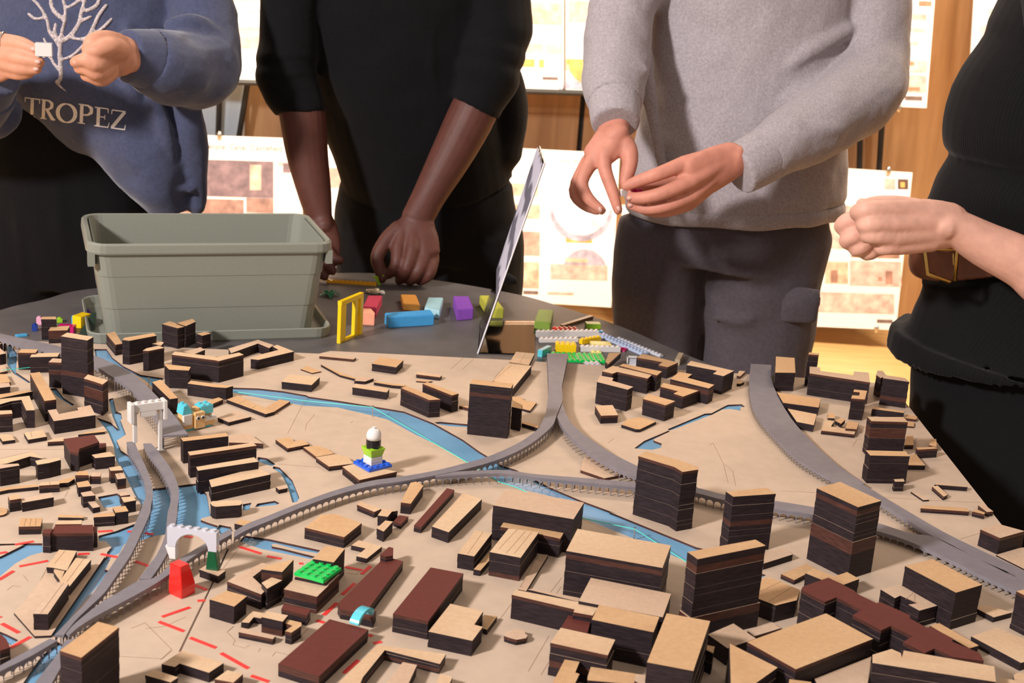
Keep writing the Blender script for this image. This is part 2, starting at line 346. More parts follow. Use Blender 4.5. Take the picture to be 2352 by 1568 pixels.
for a in [
 # ---- along the bottom left and the road junction
 ("A1", "A 515,1290 845,1040 1027,1088 700,1350", 56, "tall broad tower block standing at the end of the forked grey viaducts", T, 'model_tower', 7),
 ("A2", "A 412,975 285,972 500,700 592,712", "A 425,1135", "long low building with a grooved roof beside the dark narrow canal", T),
 ("A2b", "A 785,505 655,490 510,695 600,735", "A 790,602", "taller end of the long canal-side building, just behind its grooved roof", T),
 ("A3", "A 400,570 508,420 662,430 575,600 455,575", "A 403,640", "notched low building joined to the tall end of the canal-side range", T),
 ("A3b", "A 462,610 470,578 560,600 520,690", "A 465,672", "tiny dark step block against the notched canal-side building", T),
 ("A4", "A 437,280 475,212 800,205 803,277", "A 437,437", "dark red roofed hall with side wings beside the left river arm", RD, 'model_hall', 4),
 ("A4l", "A 365,277 380,243 455,240 432,282", "A 372,446", "narrow dark wing on the near end of the red roofed riverside hall", RD),
 ("A4r", "A 838,272 805,277 802,215 836,222", "A 850,400", "narrow dark wing on the far end of the red roofed riverside hall", RD),
 ("A5", "A 160,222 178,148 365,148 350,218", "A 163,292", "square low block with three roof grooves left of the red roofed hall", T),
 ("A6", "A 500,142 505,118 722,125 720,146", "A 500,166", "shallow thin bar behind the red roofed riverside hall", T),
 ("A7", "A 475,202 495,172 705,165 702,199", 12, "thin tan bar pressed against the back of the red roofed hall", T),
 ("A8", "A 806,142 815,115 985,95 990,130", "A 812,226", "low oblong block on the left riverbank next to a small cube", T),
 ("A9", "A 995,102 972,60 1080,42 1108,88", "A 1000,210", "small cube at the bend of the left riverbank", T),
 ("A12", "A 58,105 30,120 0,125 -20,110 -15,70 0,58 40,60 66,80", "A 60,122", "small round drum-shaped block on the outer left side", T),
 ("A14", "A 1715,590 1790,545 1945,600 1880,648", "A 1715,655", "low plinth block under the dark green brick of the toy arch", T),
 ("A16", "A 2018,910 1805,848 1955,772 2128,820", "A 2015,1065", "square dark block with oversailing roof beside the courtyard building", T),
 ("A17", "A 1800,1480 1548,1400 1508,1430 1392,1405 1570,1288 1928,1395", "A 1800,1566", "notched low block by the red tape strips near the front edge", T),
 ("A18", "A 1470,1562 1250,1500 1320,1450 1535,1520", 11, "thin low slab in front of the notched block by the tape strips", T),
 ("A19", "A 2010,1565 1850,1535 1960,1458 2095,1490", 11, "thin low slab at the right end of the notched block by the tape", T),
 ("A20", "A 88,1262 0,1290 -80,1270 -60,1180 10,1150 55,1190", "A 95,1392", "dark red polygonal block on the outer edge below the narrow canal", RD),
 ("A21", "A 1830,42 1812,20 1830,2 2070,-8 2088,4 2086,22 2068,36 1860,50", "A 1830,150", "rounded stadium-shaped building on the river spit", T, 'model_building', 3),
 ("A22", "A 2020,195 2070,155 2165,175 2140,222", "A 2020,246", "small low block tucked behind the long viaduct by the basin", T),
 # ---- centre front
 ("B1", "B 375,805 80,692 380,533 445,545 300,655 420,765", "B 380,940", "bent front wing of the courtyard building with a scorched roof", T, 'model_building', 4),
 ("B1b", "B 425,757 378,705 465,658 556,683", 21, "inner low roof filling the courtyard building's front corner", T),
 ("B1c", "B 556,612 375,590 430,552 655,505", "B 566,850", "tall slanted rear wing of the courtyard building", T, 'model_building', 4),
 ("B2", "B 855,825 570,760 770,560 1052,635", "B 850,975", "broad dark block that carries the green studded plate", T, 'model_building', 4),
 ("B3", "B 1000,530 820,500 930,385 1097,410", "B 1000,760", "tall tan block directly behind the green studded plate", T, 'model_building', 5),
 ("B4", "B 770,987 548,930 570,890 802,935", "B 755,1075", "small dark red low block in front of the green plate block", RD),
 ("B5", "B 270,1050 203,1045 300,948 410,968 372,1012 312,1000", "B 270,1102", "small hook-shaped block beside the taller cube of the little cluster", T),
 ("B6", "B 560,1040 378,1000 425,950 606,985", "B 555,1172", "taller cube in the middle of the little front cluster", T),
 ("B7", "B 635,1135 580,1120 645,1075 582,1052 600,1020 722,1048 722,1075", "B 630,1240", "small angled block at the right of the little front cluster", T),
 ("B8", "B 475,1190 180,1130 205,1090 500,1163", "B 475,1240", "low bar along the front of the little cluster", T),
 ("B9", "B 1060,932 1035,885 1445,478 1598,520 1300,925 1190,958", "B 1058,1018", "long dark red warehouse with a chamfered end under the blue toy arch", RD, 'model_warehouse', 4),
 ("B9b", "B 1447,480 1400,465 1475,395 1514,405 1512,470", 15.5, "thin dark red fin at the far end of the long red warehouse", RD),
 ("B9c", "B 1340,1010 1190,975 1270,935 1366,950", "B 1335,1095", "low dark end block under the blue toy arch", RD),
 ("B10", "B 1813,1038 1510,972 1835,572 2118,625", "B 1808,1195", "wide dark red oblong warehouse standing alone beside the street", RD, 'model_warehouse', 4),
 ("B11", "B 522,1402 965,1018 1300,1108 872,1512", "B 520,1512", "dark red oblong warehouse with its roof touching the blue toy arch", RD, 'model_warehouse', 4),
 ("B12", "C 318,1205 -60,1125 130,885 412,950 335,1065 408,1085", "C 315,1340", "tan block with a notched corner beside the wide red warehouse", T, 'model_building', 4),
 ("B13", "B 1915,1405 1440,1285 1250,1520 1225,1580 1040,1568 1375,1240 1968,1318", "B 1912,1492", "angled tan range around an open yard at the front edge", T, 'model_building', 4),
 ("B13b", "B 1718,1412 1640,1580 1440,1580 1595,1388", "B 1700,1505", "straight wing closing the open yard at the front edge", T),
 ("B14", "B 2025,1515 1995,1580 1880,1575 1920,1488", 9, "small low block right of the open yard", T),
 ("B15", "B 1090,312 750,230 890,118 1010,112 1242,190", "B 1085,408", "square block with a wavy oversailing roof below the long viaduct", T, 'model_building', 3),
 ("B16", "B 1285,497 1195,476 1275,410 1150,382 1215,338 1416,392", "B 1290,537", "low zigzag block behind the red warehouse fin", T),
 ("B17", "B 1350,95 1200,32 1230,2 1410,68", "B 1350,148", "small two-layer wedge with a gap, nearest to the viaduct arches", T),
 ("B18", "B 1378,125 1420,70 1552,85 1500,92 1465,137", "B 1380,212", "small dark hooked block in the cluster under the viaduct", T),
 ("B19", "B 1580,200 1515,175 1565,122 1643,135", "B 1575,243", "tiny dark red roofed block in the cluster under the viaduct", RD),
 ("B20", "B 1430,264 1370,236 1400,208 1445,168 1510,178", "B 1430,356", "small upright block with a tapering roof by the tiny red one", T),
 ("B21", "B 1755,226 1692,210 1975,-110 2040,-95 2030,-80", "B 1757,280", "narrow dark red bar with a hooked far end", RD),
 ("B22", "X 1030.4,1222 991.8,1208.6 1064.3,1132.3 1107,1145.7", "X 1029,1247", "long narrow tan building parallel to the dark red bar", T, 'model_building', 3),
 ("B23", "X 943.3,1156.5 920.5,1153.5 943,1108 955,1105.5 972.7,1115", "X 941,1181.5", "small upright block with a bent roof under the viaduct bend", T),
 # ---- centre right
 ("C1", "C 498,38 H 610,1350 1275,1470 C 1190,158", "C 490,330", "very large pale flat-roofed hall facing the blue canal", 'p', 'model_hall', 5),
 ("C2", "C 1075,325 870,282 640,237 560,224 595,175 1110,270", "C 1060,490", "lower strip wing along the front of the very large hall", T, 'model_building', 4),
 ("C3", "C 735,490 468,440 630,238 893,268", "C 720,693", "upright block with three curved roof grooves", T, 'model_building', 5),
 ("C4", "C 335,478 192,452 345,252 490,275", "C 330,605", "narrow upright block with a single roof groove", T, 'model_building', 3),
 ("C5", "C 388,600 330,590 462,440 475,500", "C 385,648", "low sliver between the two grooved upright blocks", T),
 ("C6", "C 782,776 715,762 890,455 972,465", 3.2, "long flat strip of decking running up to the grooved block", 'p'),
 ("C7", "C 1127,430 1225,240 2030,383 1957,577", "C 1080,812", "largest tan box building in the centre of the right bank", T, 'model_hall', 7),
 ("C8", "C 1235,862 1340,662 2032,800 1960,1002", 27, "pale flat slab roof in front of the largest tan box", 'p', 'model_building', 4),
 ("C9", "C 658,808 695,765 1410,905 1355,988 1190,958 1200,935", "C 650,1012", "long thin wing with a dark front in line with the octagonal kiosk", T, 'model_building', 3),
 ("C10", "C 1880,1132 1348,1022 1410,895 1930,1000", "C 1835,1440", "tall tan block squeezed between the pale slab roof and the front block", W_, 'model_building', 5),
 ("C11", "C 1310,1140 1085,1088 1150,980 1340,1022", 17, "dark red square roof patch at the end of the long thin wing", RD),
 ("C12", "C 990,1222 1080,1092 1550,1195 1485,1330", "C 955,1500", "oblong dark block in front of the red square roof patch", T, 'model_building', 4),
 ("C13", "D 535,1465 135,1390 305,968 680,1035", 47, "tall tan oblong tower at the front right centre", W_, 'model_tower', 6),
 ("C14", "C 700,1196 640,1180 590,1162 610,1125 720,1105 778,1118 772,1140 795,1160 780,1182", "C 700,1245", "small octagonal kiosk alone on the open square", T, 'model_kiosk'),
 ("C15", "C 1000,1590 1115,1365 1242,1385 1205,1478 1242,1490 1190,1600", 20, "hooked tan roof at the front edge below the oblong dark block", W_),
 ("C16", "C 1312,1512 1340,1428 1730,1488 1712,1580 1310,1545", 18, "wide low roof at the front edge beside the tall oblong tower", W_),
 ("C17", "C 1715,1548 1730,1490 1820,1500 1800,1600", 19.5, "small sunken roof at the foot of the tall oblong tower", 'p'),
 ("C18", "C 445,1110 408,1098 418,980 532,992", "C 445,1155", "small low block beside the notched tan block", W_),
 ("C19", "C 795,762 830,757 1240,835 1232,868", 14, "thin pale parapet strip behind the long thin wing", 'p'),
 # ---- right towers
 ("D2", "D 1245,900 1085,838 1110,680 1195,655 1455,768 1425,855", "D 1225,1050", "five-sided dark block with a two-tone roof beside the slab tower", T, 'model_building', 3),
 ("D3", "D 1392,460 1140,540 1150,445 1300,405", "D 1390,515", "low block behind the slab tower on the open plot", T),
 ("D4", "D 1405,682 1290,630 1510,540 1590,585", "D 1405,722", "thin low block in front of the tall stepped tower", W_),
 ("D5", "D 1965,672 1830,722 1760,690 1640,680 1500,622 1580,582 1750,650 1860,612", "D 1945,800", "forked low block behind the stepped dark red range", W_),
 ("D7", "I 1240,1395 875,1420 810,1375 1165,1343", "X 1759,1262", "slim dark tower between the slab tower and the viaduct", W_, 'model_tower', 8),
 ("D8", "I 60,1072 125,1030 420,1108 577,1168 575,1187 440,1208 370,1166", "D 5,116", "bulky dark tower with a curved front beside the blue canal", T, 'model_tower', 8),
 ("D9", "E 330,765 345,738 565,660 785,770 815,800 980,880 1010,870 1270,985 1265,1010 1410,1090 1450,1085 1640,1185 1630,1210 1870,1310 1905,1380 1640,1345 1480,1270 1395,1310 1210,1215 1290,1165 1105,1075 1020,1115 775,985 850,940 635,830 535,870", "E 275,1055", "long stepped dark red range with four projecting bays", RD, 'model_range', 5),
 ("D10", "E 285,1450 -135,1215 545,968 950,1188", 36, "broad tan flat roof in front of the stepped red range", T, 'model_hall', 4),
 ("D11", "D 1262,1435 1030,1600 860,1640 848,1228", 34, "triangular tan roof at the front edge", W_, 'model_building', 4),
 ("D12", "D 830,1270 660,1150 880,1055 1075,1185", "D 800,1420", "square pale block behind the triangular roof", 'p', 'model_building', 3),
 ("D13", "D 705,1312 640,1280 650,1240 720,1255", "D 690,1500", "narrow upright block at the flank of the tall oblong tower", W_),
 ("D14", "D 1060,1165 1000,1120 1215,1050 1290,1095", 4, "flat pale slab left of the stepped red range", 'p'),
 ("E1", "E 1665,790 1225,560 1465,500 1892,722", "E 1650,1115", "high tan block standing against the wide viaduct", W_, 'model_building', 6),
 ("E2", "E 1350,945 1255,893 1330,882 1185,815 1140,838 1015,762 1180,718 1502,902", "E 1340,1095", "L-shaped dark block between the stepped red range and the high tan block", T, 'model_building', 4),
 ("E3", "E 2225,1395 1795,1165 2020,1092 2320,1215 2310,1370", "E 2195,1466", "flat tan block on the right edge beyond the stepped red range", T),
 ("E4", "E 2185,778 2290,752 2480,840 2370,870", "E 2108,1096", "tall block cut by the frame beside the viaduct's lower end", T, 'model_tower', 5),
 ("E5", "E 1990,1003 1840,925 1850,905 1930,900 2150,960", "E 1990,1050", "low dark corner block at the foot of the high tan block", T),
 ("E6", "E 1780,1270 1440,1075 1520,1052 1862,1245", 14, "thin tan strip roof behind the stepped red range's far bays", W_),
 ("E7", "E 945,1395 945,1325 1110,1275 1190,1310 1198,1352 1215,1288 1995,1425 2010,1560", 36, "long tan roof with a slit at the bottom right edge", T, 'model_range', 5),
 ("E8", "E 445,1532 935,1340 925,1420 900,1600 480,1600", 20, "tan sloping-sided roof left of the slit roof", T),
 ("E9", "E 230,1535 420,1560 400,1640 215,1640", 28, "narrow roof corner between the triangle and the slit roof", W_),
 ("E10", "E 2165,1535 2160,1500 2200,1478 2290,1490 2290,1550 2200,1560", 10, "small rounded tan block at the bottom right", T),
 ("E11", "E 2045,1525 2300,1560 2300,1640 2020,1640", 24, "flat roof at the very bottom right corner", T),
 ("E12", "E 2045,320 1875,245 2030,198 2258,260", "E 2005,462", "cube block alone by the right edge of the model", T, 'model_building', 3),
 ("E13", "E 2010,465 2240,400 2330,430 2330,625", 1.6, "pale wedge of raised ground between the cube block and the viaduct", 'p'),
 ("E14", "J 1518,1327 1160,1302 1172,1280 1500,1300", "J 1515,1357", "long low bar near the right edge of the model", W_),
 ("E15", "J 1627,1347 1540,1325 1580,1312 1634,1335", "J 1622,1383", "small cube at the end of the long low bar", T),
 ("E16", "J 1695,1325 1648,1330 1583,1280 1612,1264", "J 1690,1360", "thin wedge on the board's right edge by the small cube", T),
]:
    bld(*a)
# slab tower on its plinth
def stacked_tower(key, roof, basept, split, grow, label):
    P = pts(roof); h = hgt(P[0], pts(basept)[0]); poly = ccw([tuple(onz(u, v, ZB + h)[:2]) for u, v in P])
    c = (sum(p[0] for p in poly) / 4, sum(p[1] for p in poly) / 4, ZB); e = empty('model_tower', c, label, 'model building'); BLD[key] = (poly, h)
    z = ZB; big = jitter(poly, grow)
    for i in range(3):
        z1 = z + h * split / 3; slab('layer', big, z, z1, [MATS['plywood_pale'], MATS['charred_edge' if i < 2 else 'charred_brown']], e, 0.0004); z = z1
    n = 8
    for i in range(n):
        z1 = z + h * (1 - split) / n
        slab('roof_panel' if i == n - 1 else 'layer', jitter(poly, random.uniform(-0.4, 0)) if i < n - 1 else poly, z, z1, [MATS['plywood_warm' if i == n - 1 else 'plywood_pale'], MATS['charred_brown' if i == n - 2 else 'charred_edge']], e, 0.0042 if i == n - 1 else 0.0004); z = z1
stacked_tower("D1", "D 1160,385 572,502 483,440 1070,333", "D 1070,1085", 0.30, 1.6, "slab tower with stepped plinth and a thin pale line under its roof")
stacked_tower("D6", "X 1876,1121 1929.5,1106 2024.6,1149.7 1971,1164.5", "X 1845,1283", 0.52, 0.5, "tallest stepped tower with a pale ledge at half height, by the viaducts' meeting")
for a in [
 # ---- upper left quarter
 ("F1", "F 497,185 550,155 765,190 715,220", "F 520,655", "tall dark tower with a brown band below its top, by the wide viaduct", T, 'model_tower', 8),
 ("F2", "F 335,46 345,26 455,25 462,46", "F 345,215", "small upright block at the far left edge by the toy bricks", W_),
 ("F3", "F 395,140 420,105 572,100 550,136", "F 400,245", "small block just in front of the far left upright block", W_),
 ("F4", "F 245,356 265,325 490,320 470,352", "F 250,485", "brown fronted block left of the tall banded tower", T),
 ("F5", "F 397,397 430,365 506,370 500,402", "F 415,605", "dark narrow block touching the tall banded tower", T),
 ("F6", "F 145,320 175,290 312,292 290,322", "F 155,460", "small block behind the brown fronted one", W_),
 ("F7", "F 45,232 0,250 -30,235 -20,205 50,200", "F 50,300", "slanted roof block at the outer left edge behind the viaduct", T),
 ("F7b", "F 50,325 0,335 -40,330 -40,285 0,282", "F 56,412", "outer left block below the slanted roof", T),
 ("F8", "F 62,468 0,482 -40,478 -40,425 40,420", "F 62,490", "thin pale block on the outer left, first of the stacked row", T),
 ("F9", "F 88,560 0,568 -40,560 -40,495 50,495", "F 90,590", "thin pale block on the outer left, middle of the stacked row", T),
 ("F10", "F 85,597 0,607 -40,605 -40,570 75,565", "F 87,650", "dark fronted low block on the outer left, last of the stacked row", T),
 ("F11", "F 0,692 -40,695 -40,665 0,660 235,625 268,636", 11, "long thin bar on the left in front of the stacked row", T),
 ("F12", "F 365,715 245,490 325,477 460,702", "F 388,885", "narrow ramp-like block leaning away beside the notched slab", W_, 'model_building', 3),
 ("F13", "F 285,790 215,792 175,705 90,716 0,742 -30,745 -30,702 240,672", "F 298,935", "U-shaped dark block at the left edge", T, 'model_building', 4),
 ("F13b", "F 102,818 0,825 -40,825 -40,795 95,790", "F 118,965", "dark front block of the U-shaped group on the left edge", T),
 ("F14", "F 440,880 390,790 460,780 482,822 640,790 630,770 740,748 782,830", "F 455,988", "notched L-shaped slab in front of the dark twin tower", T, 'model_building', 2),
 ("F15", "F 840,580 775,558 685,530 720,497 885,545", "F 845,835", "dark tower with a notched roof on the riverbank", T, 'model_tower', 5),
 ("F16", "F 945,255 870,165 940,145 1002,245", "F 955,345", "slanted narrow block beside the far canal mouth", W_),
 ("F17", "F 1000,215 1020,197 1258,158 1282,180 1060,222", "F 1005,412", "long dark upright block facing the far canal", T, 'model_building', 4),
 ("F18", "F 1168,303 1200,283 1300,262 1345,280 1215,306", "F 1170,468", "small dark upright block in front of the long one by the far canal", T, 'model_building', 3),
 ("F19", "F 1318,262 1220,240 1250,210 1342,236", 24, "small pale roofed block wedged between the dark upright ones", T),
 ("F20", "F 1455,120 1325,85 1390,62 1518,105", "F 1460,290", "tall dark block nearest to the storage crate", T, 'model_tower', 5),
 ("F20b", "F 1520,102 1445,77 1575,42 1602,66", "F 1525,280", "taller rear half of the dark block nearest to the storage crate", W_, 'model_tower', 5),
 ("F21", "F 1655,181 1610,165 1680,148 1726,163", "F 1655,290", "little upright block right of the tall one by the crate", W_),
 ("F22", "F 1760,382 1405,336 1430,310 1780,355 1955,318 1995,336 1792,388", "F 1765,560", "large L-shaped dark block with thin roof wings", T, 'model_building', 4),
 ("F22b", "F 1590,332 1500,315 1640,275 1678,296", 19, "thin pale wing behind the large L-shaped dark block", T),
 ("F25", "F 1385,458 1345,420 1360,413 1562,436 1545,466", "F 1395,610", "upright block with a rounded corner beside the far canal", T, 'model_building', 4),
 ("F26", "F 1755,602 1535,572 1560,548 1770,575 1908,592 1850,608", "F 1765,700", "long low dark block joined to the rounded upright one", T),
 ("F27", "F 1390,700 1245,560 1315,540 1456,690", "F 1400,830", "slanted scorched block between viaduct and toy animal", W_),
 ("F28", "F 1730,742 1630,732 1790,685 1827,702", "F 1735,778", "small low block behind the toy animal", W_),
 ("F29", "G 95,782 0,742 165,685 287,735", "G 95,815", "flat diamond slab beside the toy animal", T),
 ("F30a", "F 1500,1045 1478,1018 1850,975 1870,1003", "F 1510,1228", "long bar block, first of four in a row from the toy animal", T, 'model_bar', 3),
 ("F30b", "F 1555,1160 1537,1130 2070,1055 2102,1080", "F 1570,1345", "long bar block, second of four in a row from the toy animal", T, 'model_bar', 4),
 ("F30c", "F 1620,1285 1605,1255 2080,1175 2118,1210", "F 1625,1470", "long bar block, third of four in a row from the toy animal", T, 'model_bar', 4),
 ("F30d", "X 485.5,1118.5 480,1102 590,1073.5 622,1089", "X 487,1153", "long bar block, last of the four, next to the rounded riverside building", T, 'model_bar', 4),
 ("F31", "F 575,1130 520,1025 770,990 812,1050 650,1105 640,1142", "F 585,1285", "dark red roofed block among the left bank houses", RD, 'model_hall', 4),
 ("F31b", "F 870,1090 660,1130 650,1108 815,1060 868,1058", "F 872,1130", "dark lean-to behind the red roofed block on the left bank", RD),
 ("F32", "F 780,1182 750,1155 900,1130 942,1166", "F 790,1278", "tan roofed cube between the red roofed block and the river", T),
 ("F33", "F 230,1032 195,975 350,950 385,1006", "F 230,1065", "flat low block with a grooved roof left of the red roofed one", T),
 ("F34", "F 22,1045 -10,1000 0,985 90,990 124,1032", "F 22,1072", "flat low block at the left edge behind the sunken yard", T),
 ("F35", "F 390,1050 415,1032 520,1010 527,1042", "F 392,1085", "thin low strip against the red roofed left bank block", T),
 ("F36", "F 640,990 700,972 855,945 860,966", 3, "very thin strip behind the red roofed left bank block", W_),
 ("F37", "F 160,1242 0,1268 -40,1262 -40,1230 0,1235 150,1226", "F 168,1388", "dark block with a thin roof at the near side of the sunken yard", T, 'model_building', 3),
 ("F37b", "F 305,1237 288,1205 350,1190 410,1190 480,1178 498,1196 400,1222", "F 308,1362", "dark bent block at the right side of the sunken yard", T, 'model_building', 3),
 ("F37c", "F 245,1168 60,1225 0,1235 -40,1230 -40,1200 260,1130 352,1186", 11, "low bent wing closing the back of the sunken yard", T),
 ("F38", "F 615,1322 640,1290 712,1285 727,1322", "F 625,1402", "little cube, inland one of a touching pair on the left bank", T),
 ("F38b", "F 730,1332 760,1300 827,1300 822,1332", "F 740,1396", "little cube, riverward one of a touching pair on the left bank", T),
 ("F39", "F 905,1286 890,1260 985,1245 1007,1281", "F 920,1390", "upright little block on the river edge with a thin parapet", T),
 ("F40", "F 960,1356 940,1310 1000,1300 1032,1346", "F 975,1440", "upright little block with a grooved roof on the river edge", T),
 ("F42", "F 320,1407 335,1380 480,1370 487,1397", "F 325,1470", "small two-roofed block in front of the sunken yard", T),
 ("F43", "F 0,1455 -30,1440 60,1420 310,1395 315,1415 70,1440", 4, "wavy low wall running out from the two-roofed block", W_),
 ("F43b", "F 482,1388 480,1365 610,1330 612,1350 560,1382", 5, "short wavy wall linking the two-roofed block and the cube pair", W_),
 ("F44", "F 640,1422 625,1382 720,1365 747,1411", "F 652,1500", "little tan cube behind the bent row by the inlet", T),
 ("F45", "F 680,1497 660,1465 745,1450 782,1487", "F 692,1590", "little tan cube at the head of the bent row by the inlet", T),
 ("F46", "F 80,1527 65,1490 150,1475 172,1512", "A 82,100", "little cube at the end of the long block on the left bank", T),
 ("F46b", "F 182,1547 172,1515 420,1462 440,1502", "A 200,96", "long dark block with a little cube at its end", T),
 ("F47", "F 985,1492 975,1470 1030,1458 1065,1482", "F 995,1560", "small block by the inlet, inland of the twin roofed one", T),
 ("F47b", "F 1015,1545 990,1502 1090,1495 1113,1527", "A 1062,112", "small block with a split roof by the inlet", T),
 ("F48", "A 800,62 715,-40 760,-58 863,50", "A 805,110", "slanted strip block of the bent row by the inlet", T),
 # ---- upper centre
 ("G1", "G 115,190 92,150 345,75 480,120 442,147 345,107", 13, "rear wing of the open courtyard block by the crate", T, 'model_building', 2),
 ("G2", "G 350,247 283,240 370,200 522,162 470,132 510,118 656,175", "G 347,330", "front wing of the open courtyard block by the crate", T, 'model_building', 3),
 ("G3", "G 1165,243 872,215 885,190 1187,226", "G 1165,265", "thin long bar near the far edge of the ground sheet", T),
 ("G4", "G 810,360 712,325 765,298 887,345", 1.8, "very thin square tile on the far green field", W_),
 ("G5", "G 805,463 548,435 615,372 876,395", "G 805,525", "square two-layer block on the far bank of the blue canal", T),
 ("G6", "G 1530,311 1322,280 1390,220 1593,250", "G 1528,373", "box with a scorched lid alone on the far field", W_, 'model_building', 3),
 ("G7", "G 1905,396 1702,371 1715,350 1923,378", "G 1905,426", "thin bar beyond the pair of wedge buildings", T),
 ("G7b", "G 1800,436 1702,428 1710,415 1842,430", 1.8, "thin tile just in front of the thin bar", W_),
 ("G8", "G 1265,432 1172,426 1210,385 1337,405", "G 1265,458", "small cut-corner block on the retaining wall", T),
 ("G9", "G 890,290 885,283 1060,360 1190,402 1190,414 1050,378", 3, "thin curved retaining wall on the far field", W_, 'model_wall'),
 ("G9b", "G 1340,440 1340,430 1610,462 1600,474 1500,466", 4, "straight retaining wall beyond the small cut-corner block", W_, 'model_wall'),
 ("G9c", "H 205,640 210,628 290,648 285,662", 4, "short retaining wall left of the broad brown tower", W_, 'model_wall'),
 ("G9d", "H 740,790 745,772 890,810 880,832", 5, "short retaining wall right of the broad brown tower", W_, 'model_wall'),
 ("G10", "G 1450,526 1155,482 1180,450 1473,495", "G 1445,590", "oblong block parallel to the blue canal", T),
 ("G11", "G 1815,592 1570,487 1620,470 1912,586", "G 1818,743", "dark wedge building, canal side of a pair", T, 'model_building', 4),
 ("G12", "G 2010,552 1757,452 1800,438 2067,536", "G 2010,700", "dark wedge building, field side of a pair", T, 'model_building', 4),
 ("G13", "H 295,452 318,412 668,452 648,490", "H 275,885", "broad brown tower with thin corner fins in front of the ramp building", W_, 'model_tower', 9),
 ("G13b", "H 655,650 662,592 748,635 738,668", "H 650,840", "dark fluted annex beside the broad brown tower", W_, 'model_building', 3),
 ("G14", "H 825,298 665,495 490,425 635,275", "H 820,368", "long tan ramp building behind the broad brown tower", T, 'model_building', 2),
 ("G15", "H 802,292 635,268 692,178 852,192", "H 795,318", "pair of tan roof tiles at the end of the ramp building", T),
 ("G16", "H 812,684 665,645 660,560 750,572 752,592 868,612", 3, "flat notched tile right of the broad brown tower", W_),
 ("G17", "G 412,712 75,588 175,550 300,615 490,690", "G 413,743", "row of three flat roof tiles beside the blue canal", W_),
 ("G18", "G 485,690 405,660 530,585 622,602", "G 487,715", "short flat tile closing the row beside the blue canal", W_),
 ("G19", "G 600,1006 495,930 612,908 657,945 727,930 787,970", "G 600,1040", "flat notched slab on the open field left of the toy lighthouse", W_),
 ("G20", "G 845,1078 733,995 855,980 905,1005 925,1000 1003,1050", "G 845,1105", "flat stepped slab, upper of two left of the toy lighthouse", W_),
 ("G21", "G 955,1162 840,1082 1003,1055 1110,1075 1167,1135", "G 955,1202", "flat slab, lower of two left of the toy lighthouse", T),
 ("G22", "G 1215,1278 1068,1162 1180,1135 1537,1205", "G 1215,1345", "block under the toy lighthouse's blue plate", T, 'model_building', 2),
 ("G23", "G 525,1361 497,1336 570,1320 600,1346", "G 527,1397", "tiny cube beside the curved blue channel", T),
 ("G24", "G 345,962 95,955 100,893 270,880 392,966", "G 345,1005", "flat slab behind the row of four long bars", T),
 ("H0", "H 1450,1262 1245,1192 1270,1082 1340,1058 1658,1222", 3.5, "flat five-sided slab inside the viaduct triangle", T),
 # ---- upper right
 ("H1", "H 1482,285 1458,262 1488,188 1592,184", "H 1470,335", "dark slanted block beside the green toy plate", W_),
 ("H2", "I 310,310 232,292 268,267 45,226 100,195 402,270", "I 305,410", "far rear block with a stepped roof by the grey toy plate", W_, 'model_building', 4),
 ("H3", "H 1900,380 1575,297 1612,280 1944,346", "H 1882,520", "long thin dark block in the dense housing group", W_, 'model_building', 4),
 ("H4", "H 1820,407 1560,350 1520,365 1430,345 1520,297 1857,375", "H 1810,540", "hooked long block in the dense housing group", T, 'model_building', 4),
 ("H5", "H 1650,503 1385,436 1412,382 1526,402 1515,426 1697,478", "H 1640,690", "brown stepped block at the viaduct side of the housing group", T, 'model_building', 5),
 ("H6", "H 1420,726 1370,640 1520,634 1568,721", "H 1410,795", "low box in front of the brown stepped block", T),
 ("H7", "H 1720,842 1595,802 1640,760 1762,735 1892,776 1755,842", "H 1720,868", "flat cut-corner slab in front of the housing group", W_),
 ("I1", "I 445,562 362,536 402,516 250,477 275,445 580,511", "I 440,668", "hooked block in the second row of the housing group", T, 'model_building', 4),
 ("I2", "I 295,637 100,581 150,540 377,601", "I 280,775", "plain box at the front of the housing group", T, 'model_building', 4),
 ("I3", "I 665,492 335,411 410,350 522,370 482,400 712,461", "I 642,630", "L-shaped block behind the plain box of the housing group", W_, 'model_building', 4),
 ("I4", "I 790,387 700,366 737,341 475,291 510,255 882,341", "I 770,545", "rightmost hooked block of the housing group", T, 'model_building', 4),
 ("I5", "I 935,388 905,382 925,340 978,345", "I 935,412", "tiny cube by the wide viaduct's far end", T),
 ("I5b", "I 935,452 905,450 918,432 970,436", "I 935,475", "tiny low block in front of the tiny cube", T),
 ("I6", "I 1235,356 1240,218 1400,230 1407,358", "I 1218,515", "upright tower with an amber roof beside the wide viaduct's far end", W_, 'model_tower', 4),
 ("I7", "I 1518,200 1525,182 1611,190 1605,206", "I 1497,470", "slim dark pillar tower at the far right edge", W_, 'model_tower', 4),
 ("I8", "I 1528,362 1530,303 1617,310 1622,341 1905,379 1910,345 2036,356 2048,441", "I 1497,548", "long crenellated dark block at the far right edge", 'p', 'model_range', 5),
 ("I9", "I 1885,577 1895,550 1955,553 1960,526 1905,520 1910,500 2023,512 2002,587", "I 1862,757", "upright dark block with a notched roof beside the long crenellated one", W_, 'model_building', 4),
 ("J1", "J 882,346 890,322 1045,345 1078,374", "J 850,540", "dark upright block beside the black skirt", 'p', 'model_tower', 4),
 ("J2", "J 868,345 833,322 842,290 882,292 908,325", "J 842,490", "slim split block left of the dark upright one", 'p', 'model_building', 4),
 ("J3", "J 803,572 820,558 1042,588 1037,602", "J 803,622", "thin dark wall block in front of the dark upright one", W_),
 ("J4", "J 800,662 768,630 1035,632 1067,669", "J 762,915", "broad brown tower, rear of a touching pair on the right", T, 'model_tower', 7),
